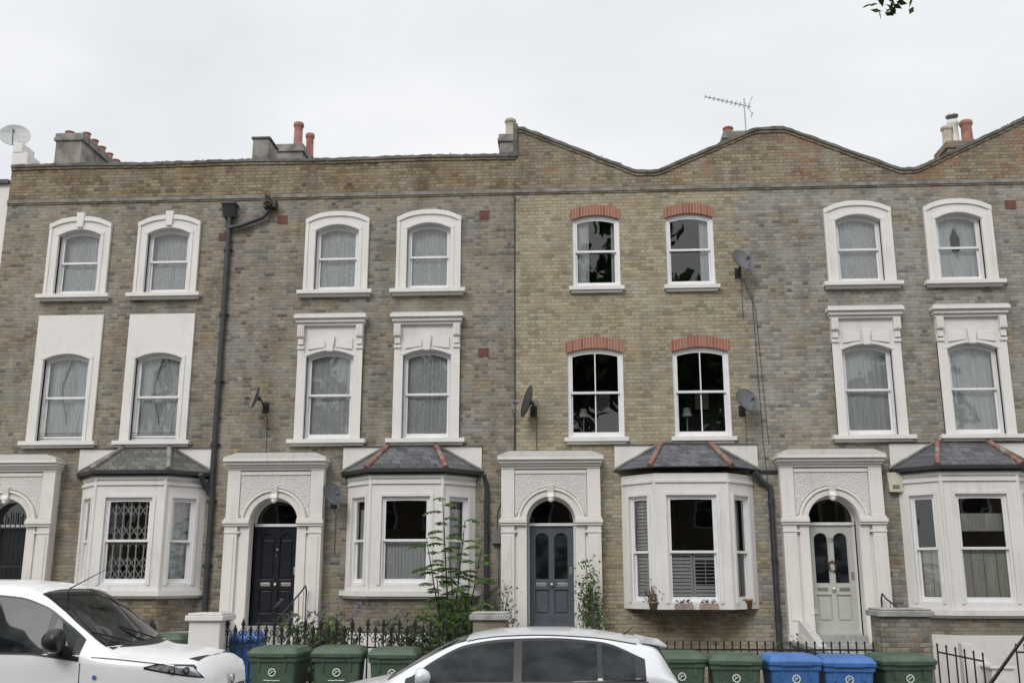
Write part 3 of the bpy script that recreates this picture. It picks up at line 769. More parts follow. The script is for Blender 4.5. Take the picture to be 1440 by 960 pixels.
# terrace on the opposite side of the street (seen mirrored in the window panes)
for k in range(-5,6):
    h=empty('brick_house'); x0=k*5.6; mb=MB(); yf=-36
    mb.box(x0,x0+5.58,yf-9,yf,0,9.2+.25*(k%2),'brick_far'); mb.box(x0,x0+5.58,yf-.2,yf+.08,9.25+.25*(k%2),9.4+.25*(k%2),'coping_dark')
    mb.build('walls',h)
    mb=MB()
    for zc in(1.5,4.5,7.1):
        for xc in(x0+1.5,x0+4.0):
            if zc==1.5 and xc==x0+1.5: mb.box(xc-.5,xc+.5,yf,yf+.04,.3,2.7,'door_black'); mb.box(xc-.7,xc+.7,yf,yf+.2,2.75,3.0,'stucco_white'); continue
            mb.box(xc-.62,xc+.62,yf,yf+.04,zc-.1,zc+1.6,'paint_frame'); mb.box(xc-.45,xc+.45,yf+.03,yf+.06,zc,zc+.72,'car_glass'); mb.box(xc-.45,xc+.45,yf+.03,yf+.06,zc+.78,zc+1.5,'car_glass')
    mb.build('windows_and_door',h)
# ------------------------------------------------------------ roof things
def pot(mb,x,y,z0,h,r,mat):
    mb.lathe([(r*1.05,0),(r*1.05,.05),(r*.92,.07),(r*.85,h*.8),(r*1.0,h*.83),(r*1.08,h*.88),(r*1.08,h*.95),(r*.95,h),(r*.7,h),(r*.7,h-.2)],(x,y,z0),mat,14)
def chim(parent,x0,x1,y0,y1,zt,pots,mat='chimney_render',base=9.3):
    mb=MB(); mb.box(x0,x1,y0,y1,base,zt,mat); mb.box(x0-.04,x1+.04,y0-.04,y1+.04,zt-.16,zt-.08,mat); mb.box(x0-.02,x1+.02,y0-.02,y1+.02,zt-.078,zt+.02,mat)
    for (x,y,h,r,m) in pots: pot(mb,x,y,zt,h,r,m)
    mb.build('chimney_stack',parent,.01)
chim(houses[0],-11.42,-10.82,2.0,4.1,11.72,[(-10.91,2.35+.38*k,.18,.09,'chimney_pot_red') for k in range(5)]+[(-11.22,2.2,.14,.11,'chimney_pot_red')])
mb=MB(); mb.box(-11.2,-10.86,.02,.5,10.13,10.40,'stucco_white'); mb.box(-11.2,-11.0,.02,.5,10.402,10.62,'stucco_white'); mb.build('party_upstand',houses[0],.02)
chim(houses[1],-6.5,-5.85,2.2,3.4,11.42,[(-6.02,2.4,.62,.11,'chimney_pot_red'),(-5.90,2.95,.60,.10,'chimney_pot_red'),(-6.3,2.6,.1,.1,'chimney_pot_red')])
mb=MB(); mb.box(-6.55,-6.2,.9,1.5,9.3,10.98,'chimney_render'); mb.box(-6.58,-6.17,.87,1.53,10.98,11.03,'coping_dark'); mb.build('party_wall_upstand',houses[1],.02)
chim(houses[2],-1.42,-1.02,1.8,2.4,11.35,[(-1.2,2.1,.5,.12,'chimney_pot_buff')])
mb=MB(); mb.box(-1.30,-.985,-.03,.4,10.0,10.16,'coping_dark'); mb.box(-1.02,-.93,-.055,.4,10.05,10.74,'coping_dark'); mb.build('party_parapet_end',houses[2],.015)
chim(houses[3],3.7,4.3,3.6,4.6,12.12,[(3.88,4.1,.34,.12,'chimney_pot_red')])
chim(houses[4],8.75,9.6,3.6,4.4,11.75,[(8.93,4.0,.55,.13,'chimney_pot_buff'),(9.12,4.1,.75,.12,'stucco_white'),(9.38,4.0,.68,.14,'chimney_pot_red')],'brick_parapet_red')
mb=MB(); mb.lathe([(.05,0),(.05,.12),(.14,.13),(.15,.17),(.02,.22)],(9.12,4.1,12.45),'steel_grey',12); mb.build('chimney_cowl',houses[4])
mb=MB(); ax,ay=4.28,4.0
mb.tube([(ax,ay,11.8),(ax,ay,13.15)],.016,'steel_grey',6); 
b0=Vector((3.35,ay-.1,13.18)); b1=Vector((4.45,ay+.1,12.98)); mb.tube([b0,b1],.011,'steel_grey',6)
for k in range(11):
    p=b0.lerp(b1,k/10.5); l=.12+.008*k; mb.tube([p+Vector((0,-l,-.02)),p+Vector((0,l,.02))],.006,'steel_grey',4); mb.tube([p+Vector((0,0,-l*.35)),p+Vector((0,0,l*.35))],.006,'steel_grey',4)
for sz in(-1,1): mb.tube([b1.lerp(b0,.06),b1+Vector((.02,0,sz*.2))],.008,'steel_grey',4); mb.tube([b1+Vector((.02,-.15,sz*.2)),b1+Vector((.02,.15,sz*.2))],.008,'steel_grey',4)
mb.build('tv_aerial')
def dish(pos,nrm,r,mat='dish_grey',wall=True):
    mb=MB(); n=Vector(nrm).normalized(); p=Vector(pos)
    prof=[(r*k/8,.22*r*(k/8)**2) for k in range(9)]
    mb.lathe(prof,p,mat,28,axis=n); mb.lathe([(a,b-.012) for a,b in prof],p,mat,28,axis=n)
    dn=(Vector((0,0,-1))-n*n.dot(Vector((0,0,-1)))).normalized()
    tip=p+n*r*1.05+dn*r*.25
    mb.tube([p+dn*r*.9+n*.15*r,p+dn*r*.95+n*r*.4,tip],.012,'steel_grey',6)
    mb.tube([tip-n*.02,tip-n*.12],[.035,.025],mat,10)
    back=p-n*.06
    mb.tube([p,back],.04,'iron_black',8)
    if wall:
        mb.tube([back,(back.x,-.1,back.z-.1),(back.x,0,back.z-.1)],.018,'iron_black',6); mb.box(back.x-.06,back.x+.06,-.012,0,back.z-.2,back.z,'iron_black')
        mb.tube([tuple(back),(back.x+.05,-.03,back.z-.3),(back.x+.05,-.012,back.z-1.0)],.006,'iron_black',5)
    else: mb.tube([back,back+Vector((.1,.05,-.5))],.02,'steel_grey',6)
    mb.build('satellite_dish')
dish((-5.72,-.38,5.24),(-.85,-.35,.25),.22)
dish((-4.26,-.42,3.47),(.75,-.5,.35),.22)
dish((-.70,-.36,5.12),(-.93,.12,.3),.30)
dish((3.24,-.34,7.72),(.45,-.8,.4),.24)
dish((3.18,-.34,5.10),(.45,-.8,.4),.24)
dish((-11.32,.25,10.85),(.35,-.85,.4),.30,'dish_pale',False)
# ------------------------------------------------------------ pipes and fittings
mb=MB(); pm='pipe_black'
px=-6.58; y=-.07
mb.tube([(px,y,8.93),(px,y,3.62),(px+.02,y,3.5),(px+.02,y,.2)],.05,pm,10)
for z in(8.2,6.9,5.6,4.4,3.35,2.2,1.2): mb.tube([(px,y,z),(px,y,z+.07)],.064,pm,10); mb.box(px-.10,px+.10,-.02,0,z+.01,z+.05,pm)
mb.xprism([(-.22,9.12),(0,9.12),(0,8.9),(-.12,8.88)],px-.12,px+.12,pm); mb.box(px-.14,px+.14,-.24,0,9.12,9.16,pm)
mb.tube([(px,y-.02,8.66),(px+.22,y-.02,8.70),(-5.92,y-.02,8.86),(-5.80,y-.02,9.0),(-5.76,y-.02,9.14)],.045,pm,10)
mb.box(-5.9,-5.66,-.18,0,9.05,9.2,pm)
mb.tube([(px,y,3.5),(px-.12,-.12,3.66),(-6.72,-.3,3.86)],.045,pm,8)
mb.build('downpipe',houses[0])
mb=MB(); mb.tube([(-1.55,-.16,3.84),(-1.5,-.09,3.62),(-1.5,-.07,.2)],.045,pm,10)
for z in(3.2,2.2,1.4): mb.tube([(-1.5,-.07,z),(-1.5,-.07,z+.06)],.058,pm,10)
mb.tube([(-1.28,-.03,2.62),(-1.28,-.03,1.9),(-1.5,-.03,1.7)],.008,pm,5); mb.box(-1.40,-1.24,-.10,0,2.62,2.86,'meter_grey')
mb.tube([(-1.05,-.02,5.05),(-1.0,-.02,4.9),(-1.02,-.02,3.9),(-1.3,-.02,3.2),(-1.32,-.02,2.8)],.007,pm,5)
mb.tube([(-1.0,-.03,9.2),(-.99,-.03,4.3)],.010,pm,5)
mb.build('downpipe',houses[1])
mb=MB(); mb.tube([(3.30,-.14,3.86),(3.42,-.09,3.70),(3.57,-.07,3.60),(3.57,-.07,.2)],.05,pm,10)
for z in(3.3,2.3,1.3): mb.tube([(3.57,-.07,z),(3.57,-.07,z+.07)],.062,pm,10)
mb.tube([(3.45,-.012,7.2),(3.5,-.012,4.5),(3.54,-.012,3.7)],.006,pm,4)
mb.tube([(3.3,-.012,7.5),(3.5,-.012,6.9),(3.6,-.012,4.4)],.005,pm,4)
mb.build('downpipe',houses[2])
mb=MB(); mb.tube([(8.5,-.07,3.8),(8.5,-.07,.2)],.05,pm,10); mb.build('downpipe',houses[3])
def airbrick(h,x,z,s=.20):
    mb=MB(); mb.box(x-s/2,x+s/2,-.012,0,z-s*.42,z+s*.42,'airbrick_red')
    for i in range(4):
        for j in range(3): mb.box(x-s/2+.02+i*.045,x-s/2+.045+i*.045,-.014,-.011,z-s*.3+j*.055,z-s*.3+j*.055+.025,'dark_room')
    mb.build('air_brick',h)
airbrick(houses[1],-5.55,8.84);airbrick(houses[0],-6.72,8.5,.16);airbrick(houses[1],-1.58,8.86);airbrick(houses[1],-1.58,6.13);airbrick(houses[3],8.35,8.85)
mb=MB(); mb.yprism([(5.65,3.5),(5.87,3.5),(5.90,3.84),(5.62,3.84)],-.10,0,'alarm_cream'); mb.box(5.70,5.82,-.104,-.1,3.55,3.62,'meter_grey'); mb.build('alarm_box',houses[3],.01)
def shrub(name,c,rad,n,size,mats,stems=6,ground=None,asp=1.8):
    mb=MB(); c=Vector(c); g=ground if ground is not None else c.z-rad[2]
    cl=[]
    for i in range(stems):
        a=rng.uniform(0,6.28); q=rng.uniform(.2,.9)
        tip=c+Vector((rad[0]*q*math.cos(a),rad[1]*q*math.sin(a),rad[2]*rng.uniform(-.2,.9)))
        b=Vector((c.x+rng.normal()*rad[0]*.1,c.y+rng.normal()*rad[1]*.1,g)); mid=b.lerp(tip,.5)+Vector(rng.normal(size=3))*.06*rad[2]
        mb.tube([b,mid,tip],[.012,.008,.004],'bark',5); cl+=[b.lerp(tip,t) for t in(.35,.55,.7,.85,1.0)]
    for i in range(n):
        k=cl[rng.integers(len(cl))]; p=k+Vector(rng.normal(size=3))*Vector(rad).length*.13
        if p.z<g: p.z=g+.02
        mb.leaf(p,size*rng.uniform(.6,1.3),mats[rng.integers(len(mats))],asp)
    return mb
shrub('w',(-5.78,-.2,9.18),(.16,.1,.14),150,.045,['flower_dry','leaf_grey','hip_tile_terracotta'],5).build('wall_weed')
# ------------------------------------------------------------ ground
mb=MB(); mb.add([(-300,-300,-.02),(300,-300,-.02),(300,300,-.02),(-300,300,-.02)],[(0,1,2,3)],'earth'); mb.build('ground')
mb=MB(); mb.add([(-120,-14.6,.05),(120,-14.6,.05),(120,-6.5,.05),(-120,-6.5,.05)],[(0,1,2,3)],'asphalt'); 
mb.build('road')
mb=MB()
for k in range(-20,20): mb.add([(k*5,-10.6,.054),(k*5+2.2,-10.6,.054),(k*5+2.2,-10.5,.054),(k*5,-10.5,.054)],[(0,1,2,3)],'road_paint')
mb.build('road_markings')
mb=MB(); mb.box(-120,120,-6.34,-3.42,0,.15,'paving_slabs'); mb.build('pavement')
mb=MB(); mb.box(-120,120,-19.8,-14.76,0,.15,'paving_slabs'); mb.build('pavement')
mb=MB(); mb.box(-120,120,-6.5,-6.342,0,.156,'kerb_granite'); mb.build('kerb',None,.015)
mb=MB(); mb.box(-120,120,-14.758,-14.6,0,.156,'kerb_granite'); mb.build('kerb',None,.015)
mb=MB(); mb.box(-16.5,14,-3.1,-.0,0,.2,'earth'); mb.build('garden_ground')
# ------------------------------------------------------------ garden walls, piers, railings
def pier(x0,x1,zt,mat,cap='step_stone',y0=-3.55,y1=-3.05):
    mb=MB(); mb.box(x0,x1,y0,y1,0,zt-.08,mat); mb.box(x0-.05,x1+.05,y0-.05,y1+.05,zt-.079,zt,cap); mb.box(x0-.02,x1+.02,y0-.02,y1+.02,zt+.001,zt+.03,cap)
    mb.build('gate_pier',None,.012)
pier(-5.52,-5.06,1.50,'stucco_white','stucco_white')
pier(-1.40,-.92,1.52,'brick_garden'); pier(4.30,4.98,1.58,'brick_garden'); pier(-10.9,-10.5,1.5,'stucco_white','stucco_white'); pier(9.2,9.7,1.55,'brick_garden')
def railing(x0,x1,zt,ornate,y=-3.3,zb=.42,z2=None):
    mb=MB(); n=int((x1-x0)/.115)
    zz=lambda x: zt if z2 is None else zt+(z2-zt)*(x-x0)/(x1-x0)
    mb.box(x0,x1,y-.13,y+.13,0,.40,'stucco_white' if not ornate else 'brick_garden')
    for i in range(n+1):
        x=x0+(x1-x0)*i/n; t=zz(x)
        hi=t+(.0 if i%2 else .09) if ornate else t
        mb.tube([(x,y,.38),(x,y,hi)],.013 if ornate else .0115,'iron_black',6)
        if ornate:
            mb.lathe([(0,-.02),(.028,0),(.014,.02),(.036,.05),(.0,.15)],(x,y,hi),'iron_black',6)
            for sg in(-1,1):
                mb.tube([(x,y,hi-.08),(x+sg*.035,y,hi-.02),(x+sg*.056,y,hi-.06),(x+sg*.04,y,hi-.11),(x+sg*.02,y,hi-.08)],.010,'iron_black',4)
        else: mb.lathe([(.01,-.01),(.018,.01),(0,.045)],(x,y,hi),'iron_black',6)
    def bar(o,h):
        mb.strip([x0,x1],lambda x:zz(x)-o-h,lambda x:zz(x)-o,y-.018,y+.018,'iron_black')
    if ornate: bar(.16,.024); bar(.62,.024)
    else: bar(.07,.024); bar(.60,.024)
    mb.build('iron_railing')
railing(-5.03,-1.46,1.22,True); railing(1.12,4.24,1.12,False); railing(5.02,5.62,1.12,False,y=-3.6,z2=1.0); railing(6.2,9.1,1.10,False)
railing(-10.4,-7.2,1.1,True); railing(-.85,-.62,1.10,False)
mb=MB()
for x in(-6.45,-1.15,3.85,8.8):
    mb.box(x-.11,x+.11,-3.0,-.02,0,.92,'brick_garden'); mb.box(x-.14,x+.14,-3.0,-.02,.92,.98,'step_stone')
mb.build('garden_wall')
mb=MB(); mb.xprism([(-2.6,.1),(-.2,.1),(-.2,1.3),(-.5,1.3),(-2.6,.75)],3.86,3.98,'stucco_white'); mb.build('stair_wall')
mb=MB()
mb.yprism([(5.55,.0),(6.05,.0),(6.05,.74),(5.95,.82),(5.70,1.12),(5.55,1.12)],-3.05,-2.9,'stucco_white'); mb.box(5.80,6.1,-3.4,-3.052,0,.80,'stucco_white'); mb.box(5.77,6.13,-3.43,-3.02,.802,.84,'stucco_white'); mb.build('stair_wall',None,.01)
# ------------------------------------------------------------ wheelie bins
def bin_(x,y,mat,rot=0,s=1.0,zt=1.12,logo=True):
    mb=MB(); z0=.15; h=zt-z0
    T=Matrix.Translation((x,y,z0))@Matrix.Rotation(R(rot),4,'Z'); mb.T=T
    w=.33*s; d=.33*s; 
    def rr(wx,dy,z,cy=0,r=.05,n=4):
        o=[]
        for cxx,cyy,a0 in((wx-r,dy-r,0),(-wx+r,dy-r,90),(-wx+r,-dy+r,180),(wx-r,-dy+r,270)):
            for k in range(n+1):
                a=R(a0+90*k/n); o.append((cxx+r*math.cos(a),cy+cyy+r*math.sin(a),z))
        return o
    rings=[rr(w*.80,d*.76,.05),rr(w*.82,d*.80,.12),rr(w*.94,d*.97,h-.20),rr(w*.95,d*.98,h-.185),rr(w*1.02,d*1.05,h-.18),rr(w*1.03,d*1.06,h-.10),rr(w*.98,d*1.0,h-.10)]
    n=len(rings[0]); v=[p for r_ in rings for p in r_]; f=[]
    for i in range(len(rings)-1):
        for k in range(n): f.append((i*n+k,i*n+(k+1)%n,(i+1)*n+(k+1)%n,(i+1)*n+k))
    f.append(tuple(range(n-1,-1,-1)))
    mb.add(v,f,mat,False)
    L=[rr(w*1.06,d*1.10,h-.115,-.01),rr(w*1.07,d*1.11,h-.075,-.01),rr(w*1.03,d*1.07,h-.055,-.01),rr(w*.93,d*.95,h-.015,0),rr(w*.80,d*.80,h,0),rr(w*.3,d*.3,h+.006,0)]
    v=[p for r_ in L for p in r_]; f=[]
    for i in range(len(L)-1):
        for k in range(n): f.append((i*n+k,i*n+(k+1)%n,(i+1)*n+(k+1)%n,(i+1)*n+k))
    f.append(tuple(range((len(L)-1)*n,len(L)*n))); f.append(tuple(range(n-1,-1,-1)))
    mb.add(v,f,mat,False)
    mb.tube([(-w*.9,d*1.12,h-.12),(-w*.9,d*1.28,h-.10),(w*.9,d*1.28,h-.10),(w*.9,d*1.12,h-.12)],.017,mat,8)
    mb.box(-w*.6,w*.6,-d*1.16,-d*1.02,h-.12,h-.085,mat)
    for sx in(-1,1):
        mb.box(sx*w*.55-.012,sx*w*.55+.012,-d*1.02,-d*.9,h-.30,h-.13,mat)
        mb.lathe([(.0,-.03),(.09,-.03),(.10,-.02),(.10,.02),(.09,.03),(0,.03)],(sx*w*.86,d*.80,.10),'rubber',18,axis=(1,0,0))
    mb.tube([(-w*.9,d*.8,.10),(w*.9,d*.8,.10)],.015,'iron_black',6)
    if logo:
        zc=h*.60; yf=-(d*(.80+.17*(zc+.07-.12)/(h-.32)))-.008
        ring=[(.055*math.cos(t),.055*math.sin(t)) for t in lin(0,2*math.pi,15)]
        v=[];f=[]
        for a,b in ring: v+=[(a,yf-.002,zc+b+.07),(a*.72,yf-.002,zc+b*.72+.07)]
        for i in range(14): f.append((2*i,2*i+2,2*i+3,2*i+1))
        mb.add(v,f,'bin_logo'); 
        for t in(.6,2.2,3.8): mb.tube([(0,yf-.002,zc+.07),(.035*math.cos(t),yf-.002,zc+.07+.035*math.sin(t))],.006,'bin_logo',4)
        for k,wd in((0,.11),(1,.07),(2,.09)): mb.box(-wd,wd,yf-.0,yf+.012,zc-.04-.04*k,zc-.028-.04*k,'bin_logo')
    mb.T=None
    mb.build('wheelie_bin',None,.006)
bin_(-3.98,-4.15,'bin_green',-4); bin_(-3.17,-4.1,'bin_green',5); bin_(-2.42,-4.05,'bin_green',2,.95,1.10)
bin_(-6.05,-3.0,'bin_green',4,1,1.22,False); bin_(-4.95,-2.8,'bin_blue',3,.85,1.22,False)
bin_(1.42,-4.1,'bin_green',3,1,1.07); bin_(2.15,-4.15,'bin_green',-3,1,1.05); bin_(2.88,-4.2,'bin_blue',2,1,1.05); bin_(3.60,-4.15,'bin_blue',-4,1,1.03); bin_(4.34,-4.05,'bin_green',6,1.05,1.05)
# ------------------------------------------------------------ vegetation
mb=MB()
def pinnate(mb,p,d,L,mat,droop=.5,pairs=9,ls=.11):
    p=Vector(p); d=Vector(d).normalized(); pts=[p.copy()]; n=pairs
    cur=p.copy(); dd=d.copy()
    for k in range(n):
        dd=(dd+Vector((0,0,-droop/n))).normalized(); cur=cur+dd*(L/n); pts.append(cur.copy())
        side=dd.cross(Vector((0,0,1)))
        if side.length<.1: side=Vector((1,0,0))
        side.normalize()
        sz=ls*(1-.35*abs(k/n-.4)*2)
        for s in(-1,1):
            tip=cur+side*s*sz*1.3+dd*sz*.5+Vector((0,0,-sz*.45))+Vector(rng.normal(size=3))*.01
            m_=cur.lerp(tip,.45); wv=dd*sz*.28
            mb.add([cur,m_+wv,tip,m_-wv],[(0,1,2,3)],mat)
    mb.tube(pts,[.004]*len(pts),'leaf_sapling',4,False)
base=Vector((-1.95,-1.55,.2))
for (tx,tz,ty) in((-2.12,3.30,-1.5),(-1.75,2.95,-1.4),(-2.35,2.65,-1.7),(-1.45,2.5,-1.6),(-1.95,2.3,-1.8),(-2.2,2.1,-1.5),(-1.6,2.1,-1.9)):
    tip=Vector((tx,ty,tz)); mid=base.lerp(tip,.5)+Vector((rng.normal()*.05,0,0))
    mb.tube([base,mid,tip],[.02,.014,.006],'bark',6)
    n=int((tz-.9)/.12)
    for i in range(n):
        t=.34+.66*i/max(1,n-1); p=base.lerp(mid,t*2) if t<.5 else mid.lerp(tip,t*2-1)
        a=i*2.4+rng.uniform(-.4,.4); L=.46-.16*t
        pinnate(mb,p,(math.cos(a),math.sin(a)*.7,.45),L,'leaf_sapling' if i%3 else 'leaf_green',.9)
mb.build('ash_sapling')
shrub('b',(-2.0,-1.9,1.05),(.75,.45,.50),3200,.05,['leaf_green','leaf_sapling','leaf_green'],34,.2).build('garden_shrub')
shrub('b',(-2.75,-1.9,1.05),(.45,.35,.38),900,.045,['leaf_green','leaf_grey'],16,.2).build('garden_shrub')
m_=shrub('b',(-4.0,-2.2,1.1),(.75,.35,.42),1000,.055,['leaf_grey','leaf_sapling'],26,.2,2.8)
for k in range(10):
    a=Vector((-4.0+rng.uniform(-.65,.65),-2.3+rng.uniform(-.2,.2),1.38+rng.uniform(-.05,.22)))
    for j in range(30):
        t=j/30; m_.leaf(a+Vector((.10*t,0,.12*t))+Vector(rng.normal(size=3))*.018*(1-t*.6),.022,'flower_purple',1.2)
m_.build('buddleia_bush')
mb=shrub('b',(.34,-.55,1.75),(.20,.12,.65),650,.04,['leaf_sapling','leaf_green'],12,.95); mb.build('climbing_plant')
shrub('b',(-1.15,-.9,1.45),(.24,.2,.5),260,.035,['leaf_grey','leaf_sapling'],12,.9).build('garden_shrub')
shrub('b',(.42,-.9,1.15),(.22,.2,.3),300,.035,['leaf_sapling','leaf_green'],12,.8).build('garden_shrub')
shrub('b',(-.9,-2.8,1.1),(.35,.2,.35),260,.03,['leaf_grey','leaf_sapling'],14,.5).build('garden_shrub')
shrub('b',(3.5,-1.3,.85),(.3,.3,.3),300,.035,['leaf_sapling','leaf_green'],12,.2).build('garden_shrub')
shrub('b',(5.3,-1.5,.9),(.35,.3,.4),300,.035,['leaf_sapling','leaf_grey'],12,.2).build('garden_shrub')
def fpot(x,y,z,r,h,mat,plant=None):
    mb=MB(); mb.lathe([(0,0),(r*.72,0),(r*.95,h*.8),(r*1.08,h*.8),(r*1.08,h),(r*.9,h),(r*.85,h*.85),(0,h*.85)],(x,y,z),mat,16)
    if plant:
        for i in range(170):
            p=Vector((x,y,z+h))+Vector((rng.normal()*r*.8,rng.normal()*r*.6,abs(rng.normal())*.11)); mb.leaf(p,.03,plant[rng.integers(len(plant))],2.2,1)
    mb.build('flower_pot')
fpot(1.40,-.56,1.50,.09,.13,'plastic_pot',['flower_dry','leaf_grey','flower_dry']); fpot(3.05,-.24,1.50,.075,.17,'terracotta')
mb=MB()
for xx in(1.90,2.32): 
    mb.box(xx-.15,xx+.15,-.70,-.62,1.502,1.60,'plastic_pot')
    for i in range(60): mb.leaf((xx+rng.uniform(-.13,.13),-.66,1.61+rng.uniform(0,.05)),.025,'flower_dry')
mb.build('window_box')
def tree_mesh(name,h=15,cr=4.2,nl=9000,ls=.30,trunk=.30,mat=('leaf_dark','leaf_green'),cz=.62):
    mb=MB(); pts=[(0,0,0),(.1,.05,h*.2),(-.1,.1,h*.42),(.1,0,h*.7)]
    mb.tube(pts,[trunk,trunk*.8,trunk*.6,trunk*.25],'bark',10)
    cl=[]
    for i in range(26):
        a=rng.uniform(0,6.28); z0=h*rng.uniform(.25,.6); q=cr*rng.uniform(.45,1); z1=h*cz+h*.36*rng.uniform(-.75,1)*math.sqrt(max(.05,1-(q/cr)**2*.7))
        b=Vector((0,0,z0)); t=Vector((q*math.cos(a),q*math.sin(a),max(z1,z0+.5))); m=b.lerp(t,.5)+Vector((0,0,h*.03))
        mb.tube([b,m,t],[trunk*.35,trunk*.2,.03],'bark',6); cl+=[(t,1.0),(m.lerp(t,.5),.8)]
    cs=np.array([tuple(c[0]) for c in cl]); 
    for i in range(nl):
        k=rng.integers(len(cl)); g=rng.normal(size=3); g/=np.linalg.norm(g); p=cs[k]+g*cr*.30*rng.uniform(.3,1)**.5*cl[k][1]
        mb.leaf(p,ls*rng.uniform(.6,1.3),mat[0] if rng.random()<.6 else mat[1],1.5)
    return mb
tm=tree_mesh('t',16,4.5,7000,.36)
t0=tm.build('street_tree'); t0.location=(-16,-31,0)
for (x,y,s,r) in((-4.5,-32,1.0,50),(4,-30,1.36,120),(14,-31,1.0,200)):
    o=bpy.data.objects.new('street_tree',t0.data); sc.collection.objects.link(o); o.location=(x,y,0); o.scale=(s,s,s); o.rotation_euler=(0,0,R(r))
mb=tree_mesh('t',11,2.4,3000,.13,.2,('leaf_green','leaf_dark'),.78)
off=Vector((7.0,-16.6,.15))
mb.v=[(p[0]+off.x,p[1]+off.y,p[2]+off.z) for p in mb.v]
br=[Vector((7.0,-16.6,7.2)),Vector((6.0,-14.2,8.6)),Vector((4.6,-11.4,9.3)),Vector((3.35,-9.4,8.6)),Vector((3.20,-9.3,7.58))]
mb.tube(br,[.09,.06,.04,.015,.004],'bark',7)
for i in range(520):
    t=rng.uniform(.8,3.6); k=int(t); p=br[k].lerp(br[k+1],t-k)+Vector(rng.normal(size=3))*.24
    p.z=max(p.z,8.35)
    mb.leaf(p,.1,'leaf_green',1.6)
for i in range(60):
    t=rng.uniform(0,1); p=Vector((3.20+rng.normal()*.085,-9.3+rng.normal()*.06,7.40+.4*t))
    mb.leaf(p,.06,'leaf_dark' if i%2 else 'leaf_green',1.9,-.6)
mb.build('street_tree')
